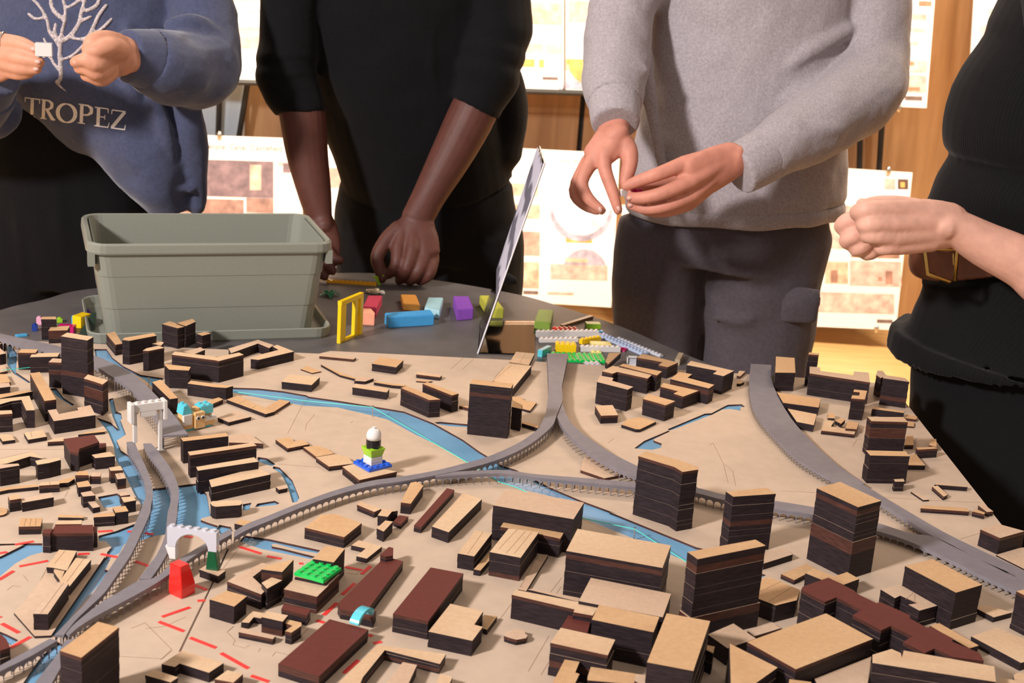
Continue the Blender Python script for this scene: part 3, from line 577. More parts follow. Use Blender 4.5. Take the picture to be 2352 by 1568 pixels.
 ("J5", "J 790,914 755,876 1050,884 1082,920", "J 758,1118", "broad near-black tower, front of a touching pair on the right", W_, 'model_tower', 5),
 ("J6", "J 972,1106 962,1088 1035,1085 1042,1106", "J 958,1178", "tiny pillar block in front of the near-black tower", T),
 ("J7", "J 1140,872 1125,856 1260,850 1287,863", "J 1146,938", "small box near the right edge behind the tower pair", W_),
 ("J8", "J 1278,852 1222,838 1235,795 1275,793", 7, "small rounded block on the right edge", W_),
 ("J9", "J 1108,838 1040,838 1055,770 1106,768", "J 1106,868", "small tan block behind the brown tower", W_),
 ("J10", "J 1196,988 1050,985 1080,912 1125,903", "J 1196,1022", "courtyard wedge right of the tower pair", W_),
 ("J11", "J 1128,650 1045,640 1050,612 1136,628", "J 1126,668", "low block behind the brown tower, farther of two", W_),
 ("J11b", "J 1110,702 1060,698 1062,665 1112,668", "J 1110,714", "low block behind the brown tower, nearer of two", W_),
 ("J12", "J 672,760 490,738 430,732 460,655 527,660 500,702 612,716 640,668 706,676", "J 670,786", "low plate with little houses on it near the wide viaduct", T),
 ("J13", "J 410,562 150,527 105,450 427,496", "J 405,622", "tapering low hall against the wide viaduct, far one", T, 'model_building', 2),
 ("J14", "J 375,692 250,667 183,570 397,611", "J 362,742", "tapering low hall against the wide viaduct, near one", T, 'model_building', 2),
 ("J15", "J 1506,1147 1262,1128 1275,1113 1500,1135", "J 1505,1178", "thin bar forming one arm of an angle near the right edge", T),
 ("J15b", "J 1330,1217 1245,1142 1285,1135 1360,1202", "J 1322,1245", "short bar forming the other arm of the angle near the right edge", T),
 ("J16", "J 1180,1242 1088,1180 1110,1177 1222,1239", 2, "tilted pale tile beside the viaduct's far slope", 'p'),
]:
    bld(*a)
def hut(roof, basept, zoff, label):
    P = pts(roof); b = pts(basept)[0]; h = hgt(P[0], b, ZB + zoff) + zoff
    bld('hut', roof, h * 1000, label, W_, 'model_building', 1, zoff)
zp = BLD['J12'][1]
hut("J 575,682 530,657 570,640 606,652", "J 575,708", zp, "middle little house on the low plate")
hut("J 478,640 475,608 500,600 532,610 528,642", "J 478,652", zp, "rear little house on the low plate")
hut("J 690,722 608,715 625,662 706,672", "J 690,738", zp, "wide little house on the low plate")
bld('B2b', "B 930,708 665,652 800,522 1055,588", BLD['B2'][1] * 1000 + 3.0, "thin dark riser between the broad block and the green studded plate", W_, 'model_building', 1, BLD['B2'][1])
# raised quay under the canal-side range
bld('quay', "A 120,962 232,838 470,520 800,560 905,478 440,1158 300,1165", 2.2, "raised plywood quay under the long canal-side building", T, 'model_quay', 1)

# ------------------------------------------------------------------ viaducts
def resample(P, step):
    d = [0]
    for a, b in zip(P, P[1:]): d.append(d[-1] + (b - a).length)
    n = max(2, int(d[-1] / step) + 1); out = []; j = 0
    for i in range(n + 1):
        s = d[-1] * i / n
        while j < len(d) - 2 and d[j + 1] < s: j += 1
        t = (s - d[j]) / max(1e-9, d[j + 1] - d[j]); out.append(P[j].lerp(P[j + 1], min(1, max(0, t))))
    return out
def viaduct(Ls, Rs, h0, label, h1=None, bay=0.0092, arches=True, skip=(0, 0), fascia=0.0042):
    h1 = h0 if h1 is None else h1
    A_, B_ = pts(Ls), pts(Rs); n = len(A_); assert n == len(B_), (label, n, len(B_))
    LP, RP = [], []
    for i in range(n):
        h = (h0 + (h1 - h0) * i / (n - 1)) / 1000
        LP.append(onz(*A_[i], ZB + h)); RP.append(onz(*B_[i], ZB + h))
    LP = catmull(LP, 5); RP = catmull(RP, 5)
    mid = [(a + b) / 2 for a, b in zip(LP, RP)]
    e = empty('viaduct', (mid[len(mid) // 2].x, mid[len(mid) // 2].y, ZB), label, 'model viaduct')
    bm = bmesh.new(); rows = []
    for a, b in zip(LP, RP):
        z = Vector((0, 0, 0.0022)); rows.append([bm.verts.new(p) for p in (a, b, b - z, a - z)])
    for r0, r1 in zip(rows, rows[1:]):
        for k in range(4):
            bm.faces.new((r0[k], r0[(k + 1) % 4], r1[(k + 1) % 4], r1[k]))
    bm.faces.new(rows[0]); bm.faces.new(rows[-1][::-1]); bmesh.ops.recalc_face_normals(bm, faces=bm.faces)
    bm_obj('deck', bm, e, [MATS['viaduct_paint']])
    if not arches: return e
    tot = sum((b - a).length for a, b in zip(mid, mid[1:])); nb = max(2, round(tot / bay))
    def sample(P):
        # positions matched to arc length fraction of the mid line
        d = [0]
        for a, b in zip(mid, mid[1:]): d.append(d[-1] + (b - a).length)
        out = []; j = 0
        for i in range(nb + 1):
            s = d[-1] * i / nb
            while j < len(d) - 2 and d[j + 1] < s: j += 1
            t = (s - d[j]) / max(1e-9, d[j + 1] - d[j]); out.append(P[j].lerp(P[j + 1], min(1, max(0, t))))
        return out
    SL, SR = sample(LP), sample(RP)
    for i in range(nb):
        bm = bmesh.new(); tops = []
        for S, T_ in ((SL, SR), (SR, SL)):
            a, b = S[i], S[i + 1]
            inn = ((T_[i] + T_[i + 1]) / 2 - (a + b) / 2); inn.z = 0; inn.normalize()
            a = a + inn * 0.0004; b = b + inn * 0.0004
            L = (b - a).length; leg = min(0.09, 0.00038 / L)
            zt0, zt1 = a.z - 0.0022, b.z - 0.0022
            H = (a.z + b.z) / 2 - ZB
            crown = max(0.2, (H - fascia) / H); spring = crown * 0.6
            prof = [(0, 0), (leg, 0), (leg, spring)]
            for k in range(1, 7):
                th = math.pi * k / 7; prof.append((0.5 - (0.5 - leg) * math.cos(th), spring + (crown - spring) * math.sin(th)))
            prof += [(1 - leg, spring), (1 - leg, 0), (1, 0)]
            def pt(t, f, off):
                q = a.lerp(b, t) + inn * off
                zt = zt0 + (zt1 - zt0) * t
                return (q.x, q.y, ZB + (zt - ZB) * min(1, f * H / (H - 0.0022)) if f < 1 else zt)
            m = len(prof)
            for off in (0.0, 0.0007):
                lo = [bm.verts.new(pt(t, f, off)) for t, f in prof]
                hi = [bm.verts.new(pt(t, 1, off)) for t, f in prof]
                for k in range(m - 1):
                    if abs(prof[k][0] - prof[k + 1][0]) > 1e-6 or True:
                        try: bm.faces.new((lo[k], lo[k + 1], hi[k + 1], hi[k]))
                        except ValueError: pass
                if off == 0.0: first = lo
                else: tops.append((hi[0], hi[-1]))
            for k in range(m - 1):
                bm.faces.new((first[k], lo[k], lo[k + 1], first[k + 1]))
        bm.faces.new((tops[0][0], tops[0][1], tops[1][1], tops[1][0]))
        bmesh.ops.remove_doubles(bm, verts=bm.verts, dist=1e-6)
        bmesh.ops.recalc_face_normals(bm, faces=bm.faces)
        bm_obj('arch', bm, e, [MATS['viaduct_paint']])
    return e
viaduct("X 1256.6,811 1258.5,848 1259.8,894 1255.8,934 1251,955 1242,974 1230,990 1187.5,1018.5 1120.5,1048 1053.6,1067 1000,1080 928.6,1093 850,1104 767.9,1126 687.5,1155 620,1182 566.6,1203 537.3,1220.6",
        "X 1305.4,812 1298.7,845.7 1290.6,888.6 1292,918 1279,952 1270.5,974 1249,996 1209,1025 1150,1053 1080,1074 1000,1091 928.6,1104 850,1116 767.9,1138 687.5,1167 620,1195 566.6,1217 537.3,1234", 14, "longest grey viaduct, curving from the far fork down to the toy arch")
viaduct("A 1990,236 1640,440 1480,545 1330,660 1190,690 1000,800 830,905 640,1060 565,1145",
        "A 1998,285 1700,458 1450,637 1330,718 1150,820 960,920 810,1002 680,1085 600,1152", 13.5, "grey viaduct running behind the red toy brick and joined by a side branch")
viaduct("F 1172,1062 1220,1150 1310,1270 1380,1400 1400,1480 1390,1568 A 1445,100 1420,300 1350,460 1270,570 1200,670",
        "F 1235,1060 1290,1120 1400,1270 1455,1400 1465,1500 1455,1568 A 1522,150 1482,330 1440,450 1370,570 1300,670", 14, "slim grey river viaduct that merges into the one behind the red toy brick")
viaduct("F 1035,1050 1060,1120 1130,1250 1180,1370 1195,1480 1165,1568 A 1200,110 1130,270 1060,410 940,590 850,725 740,875 600,1020 470,1155",
        "F 1100,1045 1130,1120 1200,1270 1245,1400 1250,1500 1235,1568 A 1290,110 1220,270 1130,460 1000,650 900,790 770,915 650,1030 550,1155", 14, "slim grey river viaduct starting below the white toy gate, nearest the left bank")
viaduct("A 430,1185 200,1310 0,1418 -200,1530", "A 495,1202 250,1345 0,1468 -200,1580", 13, "short grey viaduct running off the left edge of the model")
viaduct("A 560,1200 500,1310 400,1440 290,1580 200,1700", "A 650,1185 600,1310 520,1440 440,1580 360,1700", 13, "short grey viaduct passing behind the tall broad tower")
viaduct("F -60,150 0,162 250,215 500,270 780,345 900,395 1050,470 1150,545 1300,690 1400,800 1540,985",
        "F -60,192 0,205 230,275 500,355 780,435 900,505 1000,560 1120,670 1200,765 1290,880 1335,1000", 19, "wide grey railway viaduct ending beside the toy animal")
viaduct("H 0,1215 550,1190 850,1225 1250,1257 1720,1297 X 1530,1112 1602,1120 1667,1136 1782,1150 1868,1164 1950,1180",
        "H 0,1246 550,1218 900,1258 1300,1297 1710,1337 X 1528,1122 1600,1132 1664,1148 1780,1168 1864,1181 1945,1198", 13.5, "straight grey viaduct behind the bulky tower with the curved front")
viaduct("H 1090,620 1140,750 1230,850 1350,940 1500,1040 1720,1150 X 1540,1099 1602,1118", "H 1045,735 1110,850 1220,960 1380,1080 1560,1180 1720,1243 X 1535,1109 1600,1130", 13.8, "grey branch viaduct curving right from the fork")
viaduct("I 1200,290 1200,400 1240,520 1320,670 1420,810 1600,1000 1800,1170 2005,1310", "I 1025,280 1010,450 1030,620 1100,760 1240,920 1400,1080 1600,1210 1850,1340", 9, "broad grey viaduct curving across the right side of the model", bay=0.0085, fascia=0.003)
viaduct("X 1984,1113 2045,1150 2142,1207 2205,1240 2352,1310 2450,1356", "X 1941,1110 2024,1156 2100,1203 2149,1234 2250,1284 2380,1350", 10, "lower grey viaduct slope continuing the broad curved one", bay=0.0085, fascia=0.004)
viaduct("X 1945,1186 2014,1200 2090,1224 2149,1234 2250,1284 2352,1330 2450,1380", "X 1940,1202 2011,1218 2084,1241 2178,1283 2258,1323 2346,1362 2450,1410", 10, "grey arched viaduct meeting the lower slope behind the high tan block", bay=0.0085, fascia=0.004)

# engraved roof grooves
def groove(key, *segs):
    o, z = BOBJ[key]
    for s in segs:
        P = [onz(u, v, z) for u, v in pts(s)]; bm = bmesh.new(); a, b = P
        d = (b - a).normalized(); n = Vector((-d.y, d.x, 0)) * 0.0002
        bm.faces.new([bm.verts.new((q.x, q.y, z + 0.00012)) for q in (a - n, b - n, b + n, a + n)])
        if bm.faces[:][0].normal.z < 0: bmesh.ops.reverse_faces(bm, faces=bm.faces)
        bm_obj('groove', bm, o, [MATS['engraved']])
groove('C3', "C 550,412 705,246", "C 610,450 775,262", "C 680,455 830,268")
groove('C4', "C 275,458 412,266"); groove('A2', "A 350,968 545,708"); groove('A2b', "A 575,700 720,500"); groove('A3', "A 470,540 560,430")
groove('A5', "A 208,215 225,152", "A 255,215 268,152", "A 305,215 312,152"); groove('G14', "H 500,425 655,290"); groove('G15', "H 722,280 775,188", "H 665,222 835,236")
groove('D2', "D 1110,780 1290,695", "D 1180,870 1380,745"); groove('G17', "G 175,625 240,595", "G 285,665 330,640"); groove('F33', "F 262,1012 250,965"); groove('E2', "E 1230,850 1300,790", "E 1310,890 1310,800")
groove('F40', "F 985,1335 968,1306"); groove('C6', "C 730,745 890,470"); groove('F42', "F 410,1400 405,1376")
# ------------------------------------------------------------------ red tape, pins and thread on the model
TAPES = ['beside the far wing of the red roofed hall', 'on the bank left of the red roofed hall', 'on the narrow spit at the left river arm', 'on open ground left of the notched canal-side building', 'along the outer bank left of the raised quay', 'between the red roofed hall and the notched canal-side building', "running from the quay's far tip to the river viaduct", 'between the lower ends of the two slim river viaducts', "on the water's edge before the left slim viaduct", 'over the water between the two slim viaducts', 'seen through the opening of the toy arch', 'forming the upper arm of a V by the sheet joint', 'forming the lower arm of a V by the sheet joint', 'between the taped V and the notched front block', 'pointing from the notched front block towards the red warehouse', "sloping down to the inlet below the quay's outer corner", 'beside the dark red polygonal block on the outer edge', 'right beside the red toy slope brick', 'touching the sheet joint beside the square dark block', 'of which only the end shows at the outer left edge', 'behind the courtyard building by the forked basin', 'short, just behind the courtyard building', 'between the block behind the green plate and the red warehouse', 'at the far flank of the chamfered red warehouse', 'along the middle flank of the chamfered red warehouse', 'beside the small dark red low block and chamfered warehouse', "short, behind the front red warehouse's far corner", 'between the front red warehouse and the open yard', 'tiny, at the street corner of the front red warehouse', 'nearly square, on the street by the wide red warehouse', "left of the front red warehouse's near corner", 'tiny, between courtyard building and green studded plate']
ti = -1
for s in ["A 845,266 970,258", "A 130,378 290,350", "A -20,455 60,442", "A 165,566 415,517", "A -10,682 118,604", "A 670,460 770,456", "A 868,458 1040,492", "A 1165,522 1300,568", "A 1100,266 1145,264",
          "A 1245,280 1325,289", "A 1590,306 1660,315", "A 1397,1000 1638,917", "A 1370,1042 1585,1124", "A 1640,1180 1860,1266", "A 1905,1312 2140,1444", "A 15,1057 165,1138", "A 92,1268 262,1172", "A 1675,725 1785,768",
          "A 1700,862 1770,858", "A -10,1000 5,1008", "B 190,397 375,455", "B 425,477 548,500", "B 1100,570 1245,598", "B 1240,632 1318,562", "B 1072,810 1183,710", "B 914,985 1028,880", "B 850,1030 920,1050", "B 1087,1485 1213,1372",
          "B 1302,1156 1332,1166", "B 1345,1228 1412,1214", "B 290,1507 440,1558", "B 702,540 735,541"]:
    a, b = [onz(u, v, ZB) for u, v in pts(s)]; ti += 1
    d = (b - a).normalized(); n = Vector((-d.y, d.x, 0)) * 0.0020; k = random.uniform(-0.3, 0.3)
    bm = bmesh.new(); quad_prism(bm, ccw([tuple(q[:2]) for q in (a - n, b - n + d * .0015 * k, b + n, a + n - d * .0015 * k)]), ZB + 0.00005, ZB + 0.00035)
    o = bm_obj('tape_strip', bm, None, [MATS['red_tape']]); centre_on_base(o)
    tag(o, 'red tape strip ' + TAPES[ti], 'tape', 'red tape strips on the model')
def cyl(bm, c, r, z0, z1, n=12, r2=None, mi=0):
    r2 = r if r2 is None else r2
    b = [bm.verts.new((c[0] + r * math.cos(6.28319 * i / n), c[1] + r * math.sin(6.28319 * i / n), z0)) for i in range(n)]
    t = [bm.verts.new((c[0] + r2 * math.cos(6.28319 * i / n), c[1] + r2 * math.sin(6.28319 * i / n), z1)) for i in range(n)]
    for f in [bm.faces.new(b[::-1]), bm.faces.new(t)] + [bm.faces.new((b[i], b[(i + 1) % n], t[(i + 1) % n], t[i])) for i in range(n)]: f.material_index = mi
PIN_TOPS = []
for s, lab in (("G 1327,735 G 1327,645", "steel pin holding the teal thread behind the toy lighthouse"), ("C 1712,320 C 1712,235", "steel pin holding the teal thread near the largest tan box"), ("F 1218,600 F 1218,528", "steel pin by the wide railway viaduct")):
    b, t = pts(s); g = onz(*b, ZB); h = hgt(t, b)
    e = empty('pin', (g.x, g.y, ZB - 0.003), lab, 'pin')
    bm = bmesh.new(); cyl(bm, g, 0.0006, ZB - 0.003, ZB + h, 8); bm_obj('shaft', bm, e, [MATS['steel']])
    bm = bmesh.new(); cyl(bm, g, 0.0012, ZB + h, ZB + h + 0.0008, 10); bm_obj('head', bm, e, [MATS['steel']])
    PIN_TOPS.append(Vector((g.x, g.y, ZB + h * 0.9)))
def tube(bm, P, rad, n=8, wide=None, cap=True):
    # swept tube; rad: float or list of float / (across, deep)
    P = [Vector(p) for p in P]; m = len(P); rows = []
    if not isinstance(rad, (list, tuple)): rad = [rad] * m
    rr = [(r, r) if not isinstance(r, (list, tuple)) else r for r in rad]
    if cap:                                # rounded ends
        def endcap(p, q, r):
            d = (p - q).normalized(); L = min(r[0], r[1]); return [(p + d * L * 0.55, (r[0] * 0.82, r[1] * 0.82)), (p + d * L * 0.9, (r[0] * 0.45, r[1] * 0.45))]
        e0 = endcap(P[0], P[1], rr[0]); e1 = endcap(P[-1], P[-2], rr[-1])
        P = [e0[1][0], e0[0][0]] + P + [e1[0][0], e1[1][0]]; rr = [e0[1][1], e0[0][1]] + rr + [e1[0][1], e1[1][1]]; m = len(P)
    s_prev = None
    for i in range(m):
        t = (P[min(i + 1, m - 1)] - P[max(i - 1, 0)]).normalized()
        s = Vector(wide) if wide is not None else (s_prev if s_prev is not None else (Vector((0, 0, 1)).cross(t) if abs(t.z) < 0.9 else Vector((1, 0, 0))))
        s = (s - t * s.dot(t)).normalized(); nn = t.cross(s); s_prev = s
        rows.append([bm.verts.new(P[i] + s * rr[i][0] * math.cos(6.28319 * k / n) + nn * rr[i][1] * math.sin(6.28319 * k / n)) for k in range(n)])
    for a, b in zip(rows, rows[1:]):
        for k in range(n): bm.faces.new((a[k], a[(k + 1) % n], b[(k + 1) % n], b[k]))
    bm.faces.new(rows[0][::-1]); bm.faces.new(rows[-1])
th = [onz(u, v, ZB + 0.006) for u, v in pts("G 140,520 G 750,598")] + [PIN_TOPS[0]] + [onz(u, v, ZB + 0.001) for u, v in pts("G 2130,1118 H 540,1290 H 700,1342 C 1275,150")] + [PIN_TOPS[1]] + [onz(u, v, ZB + 0.002) for u, v in pts("C 2160,522 D 480,522")]
bm = bmesh.new(); tube(bm, th, 0.0005, 6); o = bm_obj('thread', bm, None, [MATS['teal_thread']]); centre_on_base(o)
tag(o, 'teal thread stretched along the blue canal between pins', 'thread')
bm = bmesh.new(); tube(bm, [onz(u, v, ZB + 0.004) for u, v in pts("F 20,462 F 110,455 F 245,440")], 0.0005, 6); o = bm_obj('thread', bm, None, [MATS['teal_thread']]); centre_on_base(o)
tag(o, 'short teal thread end near the brown fronted block on the left', 'thread')

# ------------------------------------------------------------------ toy bricks
def plastic(name, c, rough=0.22): return nmat('plastic_' + name, c, rough, spec=0.5, coat=0.15)
PC = dict(white=(0.70, 0.67, 0.64), grey=(0.52, 0.53, 0.58), red=(0.80, 0.025, 0.02), dgreen=(0.005, 0.09, 0.035), green=(0.01, 0.50, 0.09), lime=(0.33, 0.60, 0.03), blue=(0.02, 0.11, 0.62), azure=(0.09, 0.42, 0.72), turq=(0.10, 0.52, 0.62), tan=(0.70, 0.45, 0.20), yellow=(0.88, 0.58, 0.01), pale=(0.86, 0.74, 0.26),
          magenta=(0.55, 0.01, 0.14), black=(0.010, 0.010, 0.012), navy=(0.02, 0.05, 0.28), purple=(0.14, 0.03, 0.36), pink=(0.85, 0.42, 0.55), sand=(0.45, 0.36, 0.24), orange=(0.72, 0.35, 0.01), brown=(0.30, 0.16, 0.05), bluegrey=(0.42, 0.50, 0.66))
for k, c in PC.items(): plastic(k, c)
U = 0.008
_stud = None
def stud_mesh(col):
    key = 'stud_' + col
    me = bpy.data.meshes.get(key)
    if me is None:
        bm = bmesh.new(); cyl(bm, (0, 0), 0.0024, 0, 0.0017, 14); me = bpy.data.meshes.new(key); bm.to_mesh(me); bm.free(); me.materials.append(MATS['plastic_' + col])
    return me
def bevel_box(name, sx, sy, z0, z1, col, parent, off=(0, 0), bev=0.0004, taper=(0, 0, 0, 0), mat=None):
    bm = bmesh.new(); x0, x1, y0, y1 = off[0] - sx / 2, off[0] + sx / 2, off[1] - sy / 2, off[1] + sy / 2
    quad_prism(bm, [(x0, y0), (x1, y0), (x1, y1), (x0, y1)], z0, z1)
    if any(taper):
        for v in bm.verts:
            if v.co.z > (z0 + z1) / 2:
                v.co.x += taper[0] if v.co.x < off[0] else -taper[1]
                v.co.y += taper[2] if v.co.y < off[1] else -taper[3]
    bmesh.ops.bevel(bm, geom=bm.edges[:], offset=bev, segments=2, affect='EDGES')
    me = bpy.data.meshes.new(name); bm.to_mesh(me); bm.free(); me.materials.append(mat or MATS['plastic_' + col])
    o = bpy.data.objects.new(name, me); COL.objects.link(o)
    if parent is not None: o.parent = parent
    return o
def studs(parent, nx, ny, z, col, off=(0, 0), skip=lambda i, j: False):
    for i in range(nx):
        for j in range(ny):
            if skip(i, j): continue
            s = bpy.data.objects.new('stud', stud_mesh(col)); COL.objects.link(s); s.parent = parent
            s.location = (off[0] + (i - (nx - 1) / 2) * U, off[1] + (j - (ny - 1) / 2) * U, z)
def brick(loc, rz, nx, ny, h, col, label, name='toy_brick', st=True, tilt=None):
    e = empty(name, loc, label, 'toy brick', None, rz)
    if tilt: e.rotation_euler = (tilt[0], tilt[1], rz)
    bevel_box('body', nx * U - 0.0002, ny * U - 0.0002, 0, h, col, e)
    if st: studs(e, nx, ny, h, col)
    return e
def tpos(s, z=TT):
    u, v = pts(s)[0]; return onz(u, v, z)
def tang(a, b, z=TT):
    p, q = tpos(a, z), tpos(b, z); return math.atan2(q.y - p.y, q.x - p.x)
PL = 0.0032; BR = 0.0096
# green 4x4 plate on the broad block
zz = ZB + BLD['B2b'][1]
q = [onz(*p, zz + PL) for p in pts("B 655,628 805,497 1060,568 935,690")]
c = sum(q, Vector()) / 4
brick((c.x, c.y, zz), math.atan2(q[2].y - q[1].y, q[2].x - q[1].x), 4, 4, PL, 'green', 'bright green square plate with four rows of studs on a dark block', 'toy_plate')
# lighthouse
zz = ZB + BLD['G22'][1]
q = [onz(*p, zz + PL) for p in pts("G 1168,1112 1345,1062 1505,1150 1300,1195")]
c = sum(q, Vector()) / 4; rz = math.atan2(q[2].y - q[1].y, q[2].x - q[1].x)
e = brick((c.x, c.y, zz), rz, 4, 4, PL, 'blue', 'blue square plate under the toy lighthouse', 'toy_plate')
e = empty('toy_lighthouse', (c.x, c.y, zz + PL), 'toy lighthouse of white, lime and black bricks with a white dome', 'toy', None, rz)
for i in range(3): bevel_box('plate', 2 * U - .0002, 2 * U - .0002, 0.0017 * 0 + i * PL, (i + 1) * PL - 0.0001, 'white', e)
z = 3 * PL
bm = bmesh.new(); a_, b_ = U * 0.95, U * 1.25
lo = [bm.verts.new((sx * a_, sy * a_, z)) for sx, sy in ((-1, -1), (1, -1), (1, 1), (-1, 1))]; hi = [bm.verts.new((sx * b_, sy * b_, z + BR)) for sx, sy in ((-1, -1), (1, -1), (1, 1), (-1, 1))]
bm.faces.new(lo[::-1]); bm.faces.new(hi)
for i in range(4): bm.faces.new((lo[i], lo[(i + 1) % 4], hi[(i + 1) % 4], hi[i]))
bmesh.ops.bevel(bm, geom=bm.edges[:], offset=0.0004, segments=2, affect='EDGES')
def local_obj(name, bm, parent, mats, smooth=False):
    me = bpy.data.meshes.new(name); bm.to_mesh(me); bm.free()
    for m in mats: me.materials.append(m)
    if smooth:
        for p in me.polygons: p.use_smooth = True
    o = bpy.data.objects.new(name, me); COL.objects.link(o); o.parent = parent; return o
local_obj('gallery', bm, e, [MATS['plastic_lime']]); studs(e, 2, 2, z + BR, 'lime')
z += BR
bm = bmesh.new(); cyl(bm, (0, 0), 0.0085, z + 0.0012, z + 0.010, 24)
for k in range(4):
    an = k * 1.5708; bm2 = cyl(bm, (0.0068 * math.cos(an), 0.0068 * math.sin(an)), 0.0022, z, z + 0.004, 8)
local_obj('lantern_ring', bm, e, [MATS['plastic_black']])
def lathe(bm, prof, c=(0, 0), n=24):
    rows = [[bm.verts.new((c[0] + r * math.cos(6.28319 * k / n), c[1] + r * math.sin(6.28319 * k / n), zz_)) for k in range(n)] for r, zz_ in prof]
    for a, b in zip(rows, rows[1:]):
        for k in range(n): bm.faces.new((a[k], a[(k + 1) % n], b[(k + 1) % n], b[k]))
    bm.faces.new(rows[0][::-1]); bm.faces.new(rows[-1])
bm = bmesh.new(); lathe(bm, [(0.0085, z + 0.0101), (0.0086, z + 0.014), (0.0078, z + 0.018), (0.0058, z + 0.021), (0.003, z + 0.0225)])
local_obj('dome', bm, e, [MATS['plastic_white']], True)
bm = bmesh.new(); cyl(bm, (0, 0), 0.0024, z + 0.0225, z + 0.0243, 14); local_obj('stud', bm, e, [MATS['plastic_white']])
# white gate straddling the slim viaducts
fL, fR = onz(*pts("F 1105,1054")[0], ZB + 0.0141), onz(*pts("F 1312,1118")[0], ZB)
fL.z = ZB
hG = 0.0610
e = empty('toy_gate', ((fL.x + fR.x) / 2, (fL.y + fR.y) / 2, ZB), 'white toy gateway on two thin legs with a studded top beam', 'toy', None, math.atan2(fR.y - fL.y, fR.x - fL.x))
Lh = (fR - fL).length / 2
for s in (-1, 1):
    bevel_box('leg', 0.0042, 0.0042, 0.0142 if s < 0 else 0, hG - 0.010, 'white', e, (s * Lh, 0))
    bevel_box('side_shield', 0.004, 0.014, hG - 0.022, hG + 0.001, 'white', e, (s * (Lh + 0.0045), 0))
    bm = bmesh.new(); cyl(bm, (s * (Lh - 0.002), 0), 0.002, hG - 0.0125, hG - 0.0100, 10); local_obj('hinge', bm, e, [MATS['plastic_tan']])
bevel_box('foot', 0.012, 0.008, 0, 0.0018, 'white', e, (Lh - 0.002, -0.002))
bevel_box('beam', Lh * 2 + 0.006, 0.010, hG - 0.0095, hG, 'white', e)
bevel_box('panel', 0.018, 0.003, hG - 0.016, hG - 0.0095, 'white', e, (0, -0.0035))
studs(e, 4, 1, hG, 'white')
# toy animal house
p0, p1 = tpos("F 1500,935", ZB), tpos("F 1690,920", ZB); rz = math.atan2(p1.y - p0.y, p1.x - p0.x) + 0.35
c = (p0 + p1) / 2
e = empty('toy_animal', (c.x, c.y, ZB), 'toy animal of tan, white and turquoise bricks with two eyes', 'toy', None, rz)
bevel_box('base_plate', 4.6 * U, 2 * U, 0, 0.002, 'turq', e)
bevel_box('flank', 1.6 * U, 1.9 * U, 0.002, 0.021, 'tan', e, (-1.6 * U, 0)); bevel_box('cheek', 1.4 * U, 0.004, 0.008, 0.021, 'white', e, (-1.9 * U, -0.95 * U))
bevel_box('head', 1.7 * U, 1.9 * U, 0.002, 0.022, 'tan', e, (0.05 * U, -0.004)); bevel_box('brow', 0.8 * U, 0.010, 0.022, 0.0255, 'tan', e, (0.05 * U, 0))
for s in (-1, 1):
    for r_, c_, d_ in ((0.0024, 'white', 0.0), (0.0016, 'black', 0.0006)):
        bm = bmesh.new(); cyl(bm, (0, 0), r_, 0, 0.0012, 14); bmesh.ops.rotate(bm, verts=bm.verts, cent=(0, 0, 0), matrix=Matrix.Rotation(R(90), 3, 'X'))
        bmesh.ops.translate(bm, verts=bm.verts, vec=(0.05 * U + s * 0.0032, -0.004 - 0.95 * U - d_, 0.0155)); local_obj('eye', bm, e, [MATS['plastic_' + c_]])
bevel_box('ear_slope', 1.9 * U, 1.8 * U, 0.021, 0.032, 'turq', e, (-1.7 * U, 0), taper=(0.002, 0.007, 0, 0)); bevel_box('back_brick', 2.2 * U, 1.8 * U, 0.016, 0.0265, 'turq', e, (1.7 * U, 0.002))
studs(e, 1, 2, 0.032, 'turq', (-1.9 * U, 0)); studs(e, 2, 2, 0.0265, 'turq', (1.7 * U, 0.002))
bevel_box('paw_plate', 2.3 * U, 1.5 * U, 0.0085, 0.0125, 'white', e, (1.9 * U, -0.004)); studs(e, 2, 1, 0.0125, 'white', (1.9 * U, -0.008))
bevel_box('paw', 1.9 * U, 1.2 * U, 0.002, 0.0085, 'tan', e, (1.9 * U, -0.003), taper=(-.0015, -.0015, 0, 0)); bevel_box('body_brick', 2.0 * U, 1.6 * U, 0.0125, 0.016, 'tan', e, (1.7 * U, 0.003))
# grey arch bridge
zt = ZB + BLD['A14'][1]
pr = onz(*pts("A 1826,588")[0], zt); hA = BLD['A14'][1] + 0.019
tl, tr = onz(*pts("A 1480,215")[0], ZB + hA + 0.0192), onz(*pts("A 1850,262")[0], ZB + hA + 0.0192)
rz = math.atan2(tr.y - tl.y, tr.x - tl.x); c = (tl + tr) / 2
e = empty('toy_arch', (c.x, c.y, ZB), 'pale grey six-stud toy arch on a white and a dark green leg', 'toy', None, rz)
bm = bmesh.new(); Lx = 3 * U; prof = [(-Lx, 0), (-Lx, 0.0192), (Lx, 0.0192), (Lx, 0), (Lx - U, 0)]
for k in range(0, 13):
    th_ = math.pi * k / 12; prof.append(((Lx - U) * math.cos(th_), 0.0145 * math.sin(th_) + 0.0005))
prof.append((-Lx + U, 0))
fr = [bm.verts.new((x, -U / 2, hA + z_)) for x, z_ in prof]; bk = [bm.verts.new((x, U / 2, hA + z_)) for x, z_ in prof]
bm.faces.new(fr); bm.faces.new(bk[::-1]); m = len(prof)
for i in range(m): bm.faces.new((fr[i], bk[i], bk[(i + 1) % m], fr[(i + 1) % m]))
bmesh.ops.recalc_face_normals(bm, faces=bm.faces); local_obj('arch', bm, e, [MATS['plastic_grey']]); studs(e, 6, 1, hA + 0.0192, 'grey')
